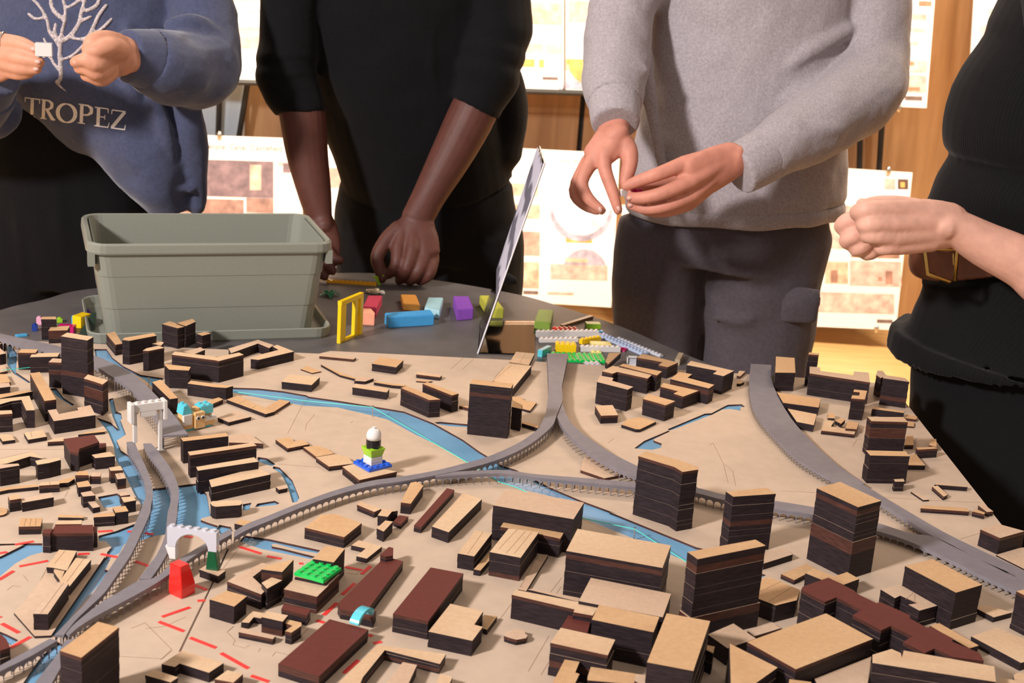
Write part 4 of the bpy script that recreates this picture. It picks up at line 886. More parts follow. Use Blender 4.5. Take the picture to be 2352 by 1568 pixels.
bevel_box('green_leg', U * 1.5, U * 1.1, BLD['A14'][1] + 0.0001, hA, 'dgreen', e, (Lx - U * 0.5, 0), taper=(0.002, 0.003, 0, 0))
bevel_box('white_leg', U * 0.75, U * 0.9, 0.0137, hA, 'white', e, (-Lx + U * 0.65, 0), taper=(-0.0045, 0.0, 0, 0))
# red slope brick
q = [onz(*p, ZB) for p in pts("A 1468,795 1560,845 1668,795")]
rz = math.atan2(q[2].y - q[1].y, q[2].x - q[1].x)
c = (q[0] + q[2]) / 2
e = empty('toy_slope', (c.x, c.y, ZB), 'tall bright red toy slope brick standing before the grey viaduct', 'toy brick', None, rz)
bevel_box('lower_brick', 0.0168, 0.0168, 0, 0.0105, 'red', e); bevel_box('slope', 0.0168, 0.0168, 0.0105, 0.0305, 'red', e, taper=(0.0012, 0.0050, 0.0028, 0.0005))
# blue curved piece lying across two red warehouses
zb_ = max(BLD['B11'][1], BLD['B9'][1])
a = onz(*pts("B 1172,1082")[0], ZB + BLD['B11'][1]); b = onz(*pts("B 1312,965")[0], ZB + BLD['B9c'][1] + 0.002)
mid_ = (a + b) / 2; d = (b - a); d.z = 0; L = d.length; d.normalize(); n = Vector((-d.y, d.x, 0)) * 0.0044
bm = bmesh.new(); rows = []
for k in range(15):
    t = k / 14; th_ = math.pi * t; ctr = a + d * (L * (0.5 - 0.5 * math.cos(th_))); base_z = a.z + (b.z - a.z) * t
    zc = base_z + 0.0082 * math.sin(th_); ctr2 = a + d * (0.003 + (L - 0.006) * (0.5 - 0.5 * math.cos(th_)))
    rows.append([bm.verts.new((ctr.x - n.x, ctr.y - n.y, zc + 0.0022)), bm.verts.new((ctr.x + n.x, ctr.y + n.y, zc + 0.0022)), bm.verts.new((ctr2.x + n.x, ctr2.y + n.y, max(base_z, zc - 0.0006))), bm.verts.new((ctr2.x - n.x, ctr2.y - n.y, max(base_z, zc - 0.0006)))])
for r0_, r1_ in zip(rows, rows[1:]):
    for k in range(4): bm.faces.new((r0_[k], r0_[(k + 1) % 4], r1_[(k + 1) % 4], r1_[k]))
bm.faces.new(rows[0][::-1]); bm.faces.new(rows[-1]); bmesh.ops.recalc_face_normals(bm, faces=bm.faces)
o = bm_obj('toy_curve', bm, None, [MATS['plastic_turq']]); centre_on_base(o); tag(o, 'light blue curved toy bridge piece spanning two dark red warehouses', 'toy brick')

# ------------------------------------------------------------------ loose bricks on the table, far right heap
def tb_(s, s2, ny, h, col, label, st=True, nx=None, lift=0.0, name='toy_brick'):
    a, b = tpos(s), tpos(s2); d = b - a; c = (a + b) / 2
    k = nx or max(1, round(d.length / U)); return brick((c.x, c.y, TT + lift), math.atan2(d.y, d.x), k, ny, h, col, label, name, st)
tb_("L 305,1245", "L 832,1238", 1, 0.0096, 'white', "long white studded toy beam, far one of two lying side by side")
tb_("L 325,1290", "L 665,1285", 1, 0.0060, 'white', "shorter white toy beam in front of the long one")
tb_("L 462,1362", "L 645,1372", 2, 0.0125, 'yellow', "bright yellow toy brick behind the green plate")
tb_("L 690,1305", "L 840,1280", 1, 0.0080, 'yellow', "yellow round-nosed toy bar beside the long grey plates", name='toy_bar')
tb_("L 775,1325", "L 935,1330", 2, 0.0064, 'pale', "pale yellow sloped toy brick lying on its side", st=False)
tb_("L 675,1368", "L 1025,1372", 1, 0.0085, 'white', "white toy beam with studs next to the green plate")
tb_("L 770,1385", "L 865,1388", 1, 0.0032, 'pale', "tiny pale yellow toy plate at the green plate's edge")
tb_("L 440,1425", "L 890,1440", 5, 0.0032, 'green', "large green studded toy plate behind the viaduct fork", name='toy_plate')
tb_("L 720,1490", "L 850,1488", 2, 0.0032, 'grey', "small pale grey studded toy plate at the far board edge", lift=0.0, name='toy_plate')
tb_("L 330,1420", "L 420,1375", 1, 0.0110, 'turq', "light blue toy brick with rounded end next to the viaduct end", st=False)
tb_("L 460,1195", "L 645,1195", 2, 0.0048, 'red', "red studded toy plate behind the white beams", name='toy_plate')
tb_("L 735,1165", "L 840,1168", 2, 0.0085, 'lime', "lime green toy slope brick at the table edge", st=False)
tb_("L 690,1208", "L 868,1200", 1, 0.0020, 'azure', "thin bright blue toy strip under the white beams", st=False, name='toy_strip')
a, b = tpos("L 835,1225"), tpos("L 1345,1425")
tb_("L 850,1232", "L 1240,1400", 2, 0.0032, 'bluegrey', "long pale grey studded toy plate pointing at the housing group", name='toy_plate')
tb_("L 1000,1265", "L 1380,1420", 1, 0.0032, 'grey', "second pale grey studded toy plate along the table rim", name='toy_plate')
tb_("L 910,1335", "L 1075,1365", 2, 0.0026, 'magenta', "flat magenta toy plate partly under the grey plates", st=False, name='toy_plate')
tb_("L 525,1160", "L 775,1082", 1, 0.0040, 'brown', "brown wooden stick lying behind the red plate", st=False, name='wooden_stick')
tb_("L 1510,1490", "L 1545,1425", 1, 0.0090, 'sand', "short upright wooden stick pair at the rim of the table", st=False, name='wooden_stick')
# small white window frame
c = tpos("L 1125,1490"); e = empty('toy_window', (c.x, c.y, TT), 'small white toy window frame standing at the far board edge', 'toy brick', None, 0.05)
for sx, sz, x, z in ((0.017, 0.0022, 0, 0), (0.017, 0.0022, 0, 0.0125), (0.0022, 0.0147, -0.0075, 0), (0.0022, 0.0147, 0.0075, 0)):
    bevel_box('frame_bar', sx, 0.006, z, z + sz, 'white', e, (x, 0))
bevel_box('pane', 0.013, 0.001, 0.002, 0.0126, 'grey', e)
# ------------------------------------------------------------------ loose bricks on the table, far left heap
tb_("M 225,1440", "M 278,1440", 1, 0.0096, 'navy', "navy blue toy brick left of the upright model block")
tb_("M 265,1395", "M 302,1395", 1, 0.0110, 'pink', "pale pink toy brick behind the navy one")
tb_("M 410,1380", "M 450,1378", 1, 0.0060, 'lime', "small lime toy brick among the left heap", name='toy_brick')
tb_("M 510,1392", "M 560,1392", 1, 0.0120, 'azure', "blue toy window brick beside the yellow one")
tb_("M 555,1420", "M 625,1395", 2, 0.0180, 'yellow', "yellow rounded toy brick leaning by the dark green flap", st=False)
tb_("M 612,1350", "M 650,1345", 1, 0.0110, 'purple', "purple toy brick at the back of the left heap")
tb_("M 415,1445", "M 550,1452", 2, 0.0100, 'magenta', "magenta toy panel lying in the left heap", st=False)
tb_("M 122,1485", "M 185,1478", 1, 0.0030, 'azure', "thin blue toy strip on the outer left of the table", st=False, name='toy_strip')
# dark green flap leaning on the crate
p = [tpos("M 560,1475"), tpos("M 675,1475")]; t0 = at(*pts("M 660,1312")[0], 1.99)
nmat('dark_green_card', (0.012, 0.03, 0.018), 0.5)
bm = bmesh.new(); q = [Vector((p[0].x, p[0].y, TT)), Vector((p[1].x, p[1].y, TT)), Vector((t0.x + .006, t0.y, t0.z)), Vector((t0.x, t0.y, t0.z))]
fr = [bm.verts.new(v) for v in q]; bk = [bm.verts.new(v + Vector((0, 0.003, 0))) for v in q]
bm.faces.new(fr); bm.faces.new(bk[::-1])
for i in range(4): bm.faces.new((fr[i], bk[i], bk[(i + 1) % 4], fr[(i + 1) % 4]))
bmesh.ops.recalc_face_normals(bm, faces=bm.faces); o = bm_obj('card_flap', bm, None, [MATS['dark_green_card']]); centre_on_base(o); tag(o, 'dark green triangular flap leaning on the left side of the crate', 'flap')

# ------------------------------------------------------------------ yellow door frame, studded strip, plants
a, b = tpos("N 745,1165"), tpos("N 885,1100"); d = b - a; rz = math.atan2(d.y, d.x); c = (a + b) / 2; L = d.length; hd = 0.062
e = empty('toy_door_frame', (c.x, c.y, TT), 'yellow toy door frame standing open beside the crate', 'toy', None, rz)
bevel_box('jamb', 0.016, 0.006, 0, hd - 0.003, 'yellow', e, (-L / 2 + 0.002, 0)); bevel_box('jamb', 0.009, 0.009, 0, hd - 0.003, 'yellow', e, (L / 2, 0)); bevel_box('jamb', 0.008, 0.006, 0, hd - 0.003, 'yellow', e, (L / 2 - 0.014, 0))
bevel_box('lintel', L + 0.012, 0.007, hd - 0.0031, hd + 0.004, 'yellow', e); bevel_box('threshold', L + 0.004, 0.006, 0, 0.004, 'yellow', e)
bm = bmesh.new(); tube(bm, [(L / 2 - 0.018, 0, hd - 0.004), (L / 2 - 0.004, 0, hd - 0.026)], 0.003, 8); local_obj('brace', bm, e, [MATS['plastic_yellow']])
tb_("N 645,700", "N 1020,725", 1, 0.0045, 'orange', "amber studded toy strip lying between the dark hands", name='toy_strip')
c = tpos("N 1045,722"); e = empty('toy_plant', (c.x, c.y, TT + 0.0), 'green toy plant pinched between thumb and finger', 'toy')
for k in range(5):
    an = k * 1.26 + 0.4; bm = bmesh.new(); tube(bm, [(c.x, c.y, TT), (c.x + .004 * math.cos(an), c.y + .004 * math.sin(an), TT + .007 + .002 * k), (c.x + .011 * math.cos(an), c.y + .008 * math.sin(an), TT + .010 + .0025 * k)], [(.0012, .0012), (.0035, .0012), (.0012, .0006)], 8)
    bm_obj('leaf', bm, e, [MATS['plastic_lime']])
c = tpos("N 1015,790"); e = empty('toy_rock', (c.x, c.y, TT), 'sand coloured lump of small toy pieces behind the pink block', 'toy')
for k, (dx, dy, r) in enumerate(((0, 0, .009), (-.010, .002, .007), (.011, .002, .006))):
    bm = bmesh.new(); bmesh.ops.create_icosphere(bm, subdivisions=2, radius=r)
    for v in bm.verts: v.co *= 1 + 0.25 * noise.noise(v.co * 200); v.co.z = max(v.co.z * 0.7, -r * 0.5)
    bmesh.ops.translate(bm, verts=bm.verts, vec=(c.x + dx, c.y + dy, TT + r * 0.5)); bm_obj('lump', bm, e, [MATS['plastic_sand' if k < 2 else 'plastic_white']])
c = tpos("N 660,805"); e = empty('toy_leaf', (c.x, c.y, TT), 'dark green toy leaf cluster lying right of the crate', 'toy')
for k in range(5):
    an = k * 1.26; bm = bmesh.new(); tube(bm, [(c.x, c.y, TT + .003), (c.x + .009 * math.cos(an), c.y + .012 * math.sin(an), TT + .006), (c.x + .017 * math.cos(an), c.y + .024 * math.sin(an), TT + .003)], [(.002, .0015), (.005, .0015), (.0015, .001)], 8)
    bm_obj('leaf', bm, e, [MATS['plastic_dgreen']])
# ------------------------------------------------------------------ painted wooden blocks
for s, bs, col, lab in (
    ("K 645,572 525,562 570,463 698,463", "K 640,665", (0.72, 0.07, 0.15), "pink wooden block behind the yellow door frame"),
    ("K 635,620 500,612 500,575 600,580", "K 635,738", (0.86, 0.36, 0.23), "peach wooden block beside the yellow door frame"),
    ("K 1038,547 885,537 862,452 1002,456", "K 1040,608", (0.86, 0.40, 0.08), "orange wooden block behind the long blue one"),
    ("K 1215,607 1078,572 1112,480 1248,482", "K 1212,680", (0.36, 0.60, 0.66), "pale blue wooden block at the end of the long blue one"),
    ("K 1168,637 757,660 720,620 1130,590", "K 1165,735", (0.055, 0.33, 0.66), "long bright blue wooden block lying in front of the others"),
    ("K 1520,577 1375,590 1338,468 1478,470", "K 1518,680", (0.25, 0.07, 0.46), "purple wooden block left of the clear sign holder"),
    ("K 1795,580 1655,575 1575,462 1700,462", "K 1790,674", (0.50, 0.50, 0.06), "yellow-green wooden block behind the clear sign holder"),
    ("L 430,1122 290,1108 325,1008 456,1012", "L 428,1192", (0.27, 0.42, 0.06), "leaf green wooden block right of the clear sign holder")):
    P = pts(s); h = hgt(P[0], pts(bs)[0], TT); q = ccw([tuple(onz(u, v, TT + h)[:2]) for u, v in P])
    bm = bmesh.new(); quad_prism(bm, q, TT, TT + h); bmesh.ops.bevel(bm, geom=bm.edges[:], offset=0.0012, segments=3, affect='EDGES')
    o = bm_obj('wooden_block', bm, None, [nmat('paint_' + lab.split(' wooden')[0].replace(' ', '_'), col, 0.5, noise_s=120, noise_a=0.05)]); centre_on_base(o); tag(o, lab, 'wooden block')

# ------------------------------------------------------------------ storage crate on its lid
nmat('crate_plastic', (0.225, 0.236, 0.196), 0.38, spec=0.45, noise_s=400, noise_a=0.03)
ZR = ZB + 0.139
FL, FR_, BL_, BR_ = [onz(u, v, ZR) for u, v in ((168, 561), (745, 557), (213, 489), (729, 489))]
cx_ = (FL + FR_ + BL_ + BR_) / 4; ux = ((FR_ - FL) + (BR_ - BL_)); ux.z = 0; ux.normalize(); uy = Vector((-ux.y, ux.x, 0))
HA = ((FR_ - FL).length + (BR_ - BL_).length) / 4; HB = ((BL_ - FL).dot(uy) + (BR_ - FR_).dot(uy)) / 4
def rrect(a, b, r, n=5):
    out = []
    for cxs, cys, a0 in ((1, 1, 0), (-1, 1, 90), (-1, -1, 180), (1, -1, 270)):
        for k in range(n + 1):
            th_ = R(a0 + 90 * k / n); out.append((cxs * (a - r) + r * math.cos(th_), cys * (b - r) + r * math.sin(th_)))
    return out
def ring_loft(name, rings, parent, mat, close_ends=(True, True)):
    bm = bmesh.new(); rows = []
    for a, b, r, z in rings:
        rows.append([bm.verts.new((cx_.x + ux.x * x + uy.x * y, cx_.y + ux.y * x + uy.y * y, z)) for x, y in rrect(a, b, r)])
    m = len(rows[0])
    for p_, q_ in zip(rows, rows[1:]):
        for k in range(m): bm.faces.new((p_[k], p_[(k + 1) % m], q_[(k + 1) % m], q_[k]))
    if close_ends[0]: bm.faces.new(rows[0][::-1])
    if close_ends[1]: bm.faces.new(rows[-1])
    bmesh.ops.recalc_face_normals(bm, faces=bm.faces)
    return bm_obj(name, bm, parent, [mat])
CP = MATS['crate_plastic']
lid = empty('crate_lid', (cx_.x, cx_.y, TT), 'grey green plastic lid lying upturned under the crate', 'lid')
ring_loft('tray', [(HA * 0.985, HB * 0.985, 0.02, TT + 0.0002), (HA * 1.0, HB * 1.0, 0.024, TT + 0.003), (HA * 1.01, HB * 1.01, 0.025, TT + 0.016), (HA * 1.0, HB * 1.0, 0.024, TT + 0.0175), (HA * 0.985, HB * 0.985, 0.022, TT + 0.016), (HA * 0.965, HB * 0.965, 0.02, TT + 0.004)], lid, CP)
crate = empty('storage_crate', (cx_.x, cx_.y, TT + 0.0042), 'grey green plastic storage crate standing open on its lid', 'crate')
def wall_at(z):      # outer half sizes at height z
    t = (z - TT) / (ZR - TT); k = 0.855 + 0.095 * t; return HA * k, HB * (k - 0.02 + 0.02 * t)
z0 = TT + 0.0043; rings = []
hz = ZR - TT
for t, s in ((0.0, 1.0), (0.33, 1.0), (0.333, 1.007), (0.66, 1.007), (0.663, 1.014), (0.90, 1.014)):
    z = max(z0, TT + hz * t); a, b = wall_at(z); rings.append((a * s, b * s, 0.022, z))
inner = []
for t in (0.985, 0.5, 0.06):
    z = max(z0 + 0.003, TT + hz * t); a, b = wall_at(z); inner.append((a * 0.985, b * 0.98, 0.020, z))
ring_loft('body', rings + [(HA * 0.955, HB * 0.955, 0.022, ZR - 0.012)] + inner, crate, CP)
ring_loft('rim', [(HA * 0.962, HB * 0.962, 0.022, ZR - 0.016), (HA * 0.995, HB * 0.99, 0.026, ZR - 0.0165), (HA * 1.005, HB * 1.0, 0.027, ZR - 0.014), (HA * 1.0, HB * 1.0, 0.026, ZR - 0.003), (HA * 0.985, HB * 0.98, 0.025, ZR), (HA * 0.955, HB * 0.945, 0.022, ZR - 0.001), (HA * 0.948, HB * 0.935, 0.022, ZR - 0.012)], crate, CP, (False, False))
for sx in (-1, 1):
    bm = bmesh.new(); x = sx * HA * 0.965; pos = cx_ + ux * x - uy * (HB * 0.90)
    q = [pos + ux * a_ + uy * b_ for a_, b_ in ((-0.005, -0.004), (0.005, -0.004), (0.005, 0.012), (-0.005, 0.012))]
    quad_prism(bm, [tuple(v[:2]) for v in q], ZR - 0.034, ZR - 0.014); bm_obj('corner_clip', bm, crate, [CP])

# ------------------------------------------------------------------ clear sign holder
g = bpy.data.materials.new('clear_acrylic'); g.use_nodes = True      # thin clear sheet: see-through with a surface sheen
gn = g.node_tree; gn.nodes.clear(); go = gn.nodes.new('ShaderNodeOutputMaterial'); gm = gn.nodes.new('ShaderNodeMixShader'); gt = gn.nodes.new('ShaderNodeBsdfTransparent'); gg = gn.nodes.new('ShaderNodeBsdfGlossy'); gf = gn.nodes.new('ShaderNodeFresnel')
gt.inputs[0].default_value = (0.93, 0.94, 0.95, 1); gg.inputs['Roughness'].default_value = 0.05; gf.inputs[0].default_value = 1.3
gn.links.new(gf.outputs[0], gm.inputs[0]); gn.links.new(gt.outputs[0], gm.inputs[1]); gn.links.new(gg.outputs[0], gm.inputs[2]); gn.links.new(gm.outputs[0], go.inputs[0])
nmat('bright_edge_strip', (0.72, 0.72, 0.76), 0.3)  # near-white colour in place of the bright gleam along the clear edge
MATS['clear_acrylic'] = g
m = nmat('streaked_sheet', (0.60, 0.60, 0.72), 0.35)  # lilac paper insert with wavy grey streaks
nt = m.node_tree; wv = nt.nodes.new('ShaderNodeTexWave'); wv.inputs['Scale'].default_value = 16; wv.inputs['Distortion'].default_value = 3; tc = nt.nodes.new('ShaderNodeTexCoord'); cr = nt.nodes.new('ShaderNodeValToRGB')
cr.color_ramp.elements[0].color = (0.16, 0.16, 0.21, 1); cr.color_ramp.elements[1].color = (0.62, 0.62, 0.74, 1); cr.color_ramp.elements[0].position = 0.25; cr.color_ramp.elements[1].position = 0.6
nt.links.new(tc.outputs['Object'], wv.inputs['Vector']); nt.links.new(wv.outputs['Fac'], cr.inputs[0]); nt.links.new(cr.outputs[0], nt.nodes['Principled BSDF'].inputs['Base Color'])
BN, BF, RN, RF = [onz(u, v, TT) for u, v in ((1097, 812), (1103, 738), (1228, 816), (1228, 738))]
e = empty('sign_holder', (BN.x, BN.y, TT), 'clear slanted acrylic sign holder seen edge-on with a grey streaked sheet', 'sign holder')
def lean(b, target):
    z = 0.27
    for z in [0.2 + 0.002 * i for i in range(80)]:
        if proj((b.x + 0.075, b.y, TT + z))[1] < target[1]: break
    lo, hi = -0.1, 0.25
    for _ in range(40):
        k = (lo + hi) / 2
        if proj((b.x + k, b.y, TT + z))[0] < target[0]: lo = k
        else: hi = k
    return Vector((b.x + lo, b.y, TT + z))
TN, TF = lean(BN, (1250, 375)), lean(BF, (1238, 335))
def thick_quad(name, Q, t, parent, mats):
    n = (Q[1] - Q[0]).cross(Q[2] - Q[0]).normalized() * t; bm = bmesh.new()
    a = [bm.verts.new(v) for v in Q]; b = [bm.verts.new(v + n) for v in Q]; k = len(Q)
    bm.faces.new(a[::-1]); bm.faces.new(b)
    for i in range(k): bm.faces.new((a[i], a[(i + 1) % k], b[(i + 1) % k], b[i]))
    bmesh.ops.recalc_face_normals(bm, faces=bm.faces); return bm_obj(name, bm, parent, mats)
thick_quad('panel', [BN, BF, TF, TN], 0.0022, e, [g])
l1 = BN.lerp(TN, 0.30); l2 = BF.lerp(TF, 0.30); off = Vector((-0.0012, 0, 0.0004))
thick_quad('streaked_sheet', [l1 + off, l2 + off, TF.lerp(BF, .01) + off, TN.lerp(BN, .01) + off], -0.0006, e, [MATS['streaked_sheet']])
thick_quad('foot', [BN + Vector((0, 0, .0003)), RN + Vector((0, 0, .0003)), RF + Vector((0, 0, .0003)), BF + Vector((0, 0, .0003))], 0.0018, e, [g])

bm = bmesh.new(); tube(bm, [BN + Vector((0.0004, -0.0008, 0.001)), TN + Vector((0.0004, -0.0008, 0))], 0.0013, 6); bm_obj('bright_edge_strip', bm, e, [MATS['bright_edge_strip']])  # opaque pale strip added to make the clear panel's near edge look bright
# ------------------------------------------------------------------ people
from mathutils.bvhtree import BVHTree
CROP.update(Q=(1280, 250, 5.1065), S=(0, 0, 4.3556), O=(1752, 400, 3.7333))
def cloth(name, col, rough=0.9, na=0.12, ns=160, bump=0.25, bs=420, sheen=0.25):
    return nmat(name, col, rough, noise_s=ns, noise_a=na, spec=0.15, bump=bump, bump_s=bs, sheen=sheen)
cloth('blue_fleece', (0.060, 0.070, 0.126)); cloth('black_knit', (0.0042, 0.0042, 0.005), bump=0.4, sheen=0.04); cloth('black_trouser', (0.004, 0.004, 0.005), sheen=0.03)
cloth('grey_marl', (0.35, 0.315, 0.33), na=0.16, ns=260); cloth('charcoal_cargo', (0.080, 0.068, 0.080), sheen=0.08)
m = cloth('black_rib', (0.0045, 0.0043, 0.005), sheen=0.05)
nt = m.node_tree; wv = nt.nodes.new('ShaderNodeTexWave'); wv.inputs['Scale'].default_value = 75; wv.bands_direction = 'Y'; tcn = nt.nodes.new('ShaderNodeTexCoord'); bp = nt.nodes.new('ShaderNodeBump'); bp.inputs['Strength'].default_value = 0.22; bp.inputs['Distance'].default_value = 0.002
nt.links.new(tcn.outputs['Object'], wv.inputs['Vector']); nt.links.new(wv.outputs['Fac'], bp.inputs['Height']); nt.links.new(bp.outputs[0], nt.nodes['Principled BSDF'].inputs['Normal'])
def skin(name, col):
    m = nmat(name, col, 0.56, noise_s=60, noise_a=0.10, spec=0.35, bump=0.05, bump_s=700)
    b = m.node_tree.nodes['Principled BSDF']; b.inputs['Subsurface Weight'].default_value = 0.12; b.inputs['Subsurface Radius'].default_value = (0.006, 0.002, 0.001); return m
skin('skin_rosy', (0.56, 0.235, 0.165)); skin('skin_pale', (0.66, 0.37, 0.28)); skin('skin_tan', (0.58, 0.28, 0.18)); skin('skin_dark', (0.098, 0.033, 0.023))
nmat('nail', (0.66, 0.38, 0.31), 0.3); nmat('gold', (0.55, 0.40, 0.14), 0.3, 1.0); nmat('belt_leather', (0.13, 0.045, 0.022), 0.5, noise_s=80, noise_a=0.15); nmat('print_white', (0.72, 0.68, 0.66), 0.7); nmat('coral_thread', (0.50, 0.43, 0.42), 0.85, noise_s=500, noise_a=0.55, bump=0.6, bump_s=900); nmat('silver', (0.7, 0.7, 0.68), 0.25, 1.0); nmat('shoe_black', (0.01, 0.01, 0.01), 0.5)
CLOUD = {}
def cloud_tex(size):
    if size not in CLOUD:
        t = bpy.data.textures.new('folds', 'CLOUDS'); t.noise_scale = size; t.noise_depth = 1; CLOUD[size] = t
    return CLOUD[size]
def hp(s, Y):
    u, v = pts(s)[0]; return at(u, v, Y)
def ch(*items):
    # ("S 10,20", Y, r) ... -> points, radii
    return [hp(a[0], a[1]) for a in items], [a[2] for a in items]
def organic(name, parts, voxel, smooth, parent, mats, disp=None):
    bm = bmesh.new()
    for p in parts:
        P, rad = p[0], p[1]; opt = p[2] if len(p) > 2 else {}
        P2, r2 = [], []
        k = opt.get('sub', 4)            # smooth the chain
        rr = [(r, r) if not isinstance(r, (list, tuple)) else r for r in rad]
        if len(P) > 2:
            for i in range(len(P) - 1):
                for s in range(k):
                    t = s / k; g = lambda j: P[max(0, min(len(P) - 1, j))]; h = lambda j, q: rr[max(0, min(len(P) - 1, j))][q]
                    cm = lambda a, b, c, d: 0.5 * ((2 * b) + (c - a) * t + (2 * a - 5 * b + 4 * c - d) * t * t + (3 * b - a - 3 * c + d) * t ** 3)
                    P2.append(cm(g(i - 1), g(i), g(i + 1), g(i + 2))); r2.append((cm(h(i - 1, 0), h(i, 0), h(i + 1, 0), h(i + 2, 0)), cm(h(i - 1, 1), h(i, 1), h(i + 1, 1), h(i + 2, 1))))
            P2.append(P[-1]); r2.append(rr[-1])
        else: P2, r2 = P, rr
        tube(bm, P2, r2, opt.get('n', 20), opt.get('wide'), opt.get('cap', True))
    bmesh.ops.recalc_face_normals(bm, faces=bm.faces)
    me = bpy.data.meshes.new(name); bm.to_mesh(me); bm.free()
    o = bpy.data.objects.new(name, me); COL.objects.link(o)
    md = o.modifiers.new('r', 'REMESH'); md.mode = 'VOXEL'; md.voxel_size = voxel; md.adaptivity = 0
    sm = o.modifiers.new('s', 'SMOOTH'); sm.factor = 0.5; sm.iterations = smooth
    for (size, strength) in (disp or []):
        d = o.modifiers.new('d', 'DISPLACE'); d.texture = cloud_tex(size); d.strength = strength; d.mid_level = 0.5; d.texture_coords = 'LOCAL'
    dg = bpy.context.evaluated_depsgraph_get(); me2 = bpy.data.meshes.new_from_object(o.evaluated_get(dg))
    bpy.data.objects.remove(o)
    for p in me2.polygons: p.use_smooth = True
    bvh = BVHTree.FromPolygons([v.co.copy() for v in me2.vertices], [tuple(p.vertices) for p in me2.polygons])
    me2.name = name
    ob = link(name, me2, parent, mats); return ob, bvh
def surf(bvh, u, v, lift=0.0):
    d = ray(u, v).normalized(); h = bvh.ray_cast(CAM, d)
    return None if h[0] is None else h[0] - d * lift
X = (1, 0, 0)
def fing(col, *joints): return ch(*joints)
def core(sh_l, sh_r, chest, hips, headY):
    # unseen slim trunk, neck and head so that the body is one figure
    mid = (sh_l + sh_r) / 2
    hd = mid + Vector((0, -0.01, 0.27))
    return [([hips, chest, mid + Vector((0, 0, 0.02))], [(0.10, 0.07), (0.11, 0.075), (0.09, 0.06)], dict(wide=X)),
            ([mid, mid + Vector((0, 0, 0.14))], [0.055, 0.05]), ([sh_l, mid, sh_r], [0.045, 0.05, 0.045]),
            ([hd + Vector((0, -0.012, -0.085)), hd, hd + Vector((0, 0.012, 0.05))], [(0.052, 0.062), (0.074, 0.092), (0.070, 0.085)], dict(wide=X)),
            ([hd + Vector((0, -0.085, 0.01)), hd + Vector((0, -0.105, -0.03))], [0.009, 0.014])]
def nail_at(parent, s, Y, d, r=0.0045, mat='nail'):
    p = hp(s, Y); bm = bmesh.new(); bmesh.ops.create_icosphere(bm, subdivisions=2, radius=1)
    q = Vector(d).to_track_quat('X', 'Z').to_matrix()
    for v in bm.verts: v.co = p + q @ Vector((v.co.x * r * 1.1, v.co.y * r * 0.62, v.co.z * r * 0.75))
    bm_obj('fingernail', bm, parent, [MATS[mat]], True)
def legs(parent, name, mat, hip, chains, voxel=0.007, extra=(), disp=((0.10, 0.010),)):
    parts = [hip] + chains + list(extra)
    o, b = organic(name, parts, voxel, 6, parent, [MATS[mat]], disp)
    for c in chains:
        f = c[0][-1]
        bm = bmesh.new(); tube(bm, [Vector((f.x, f.y + 0.05, 0.045)), Vector((f.x, f.y - 0.06, 0.045)), Vector((f.x, f.y - 0.16, 0.035))], [(0.04, 0.042), (0.045, 0.044), (0.042, 0.032)], 14, X)
        bm_obj('shoe', bm, parent, [MATS['shoe_black']], True)
    return o, b
def down(p, z): return Vector((p.x, p.y, z))

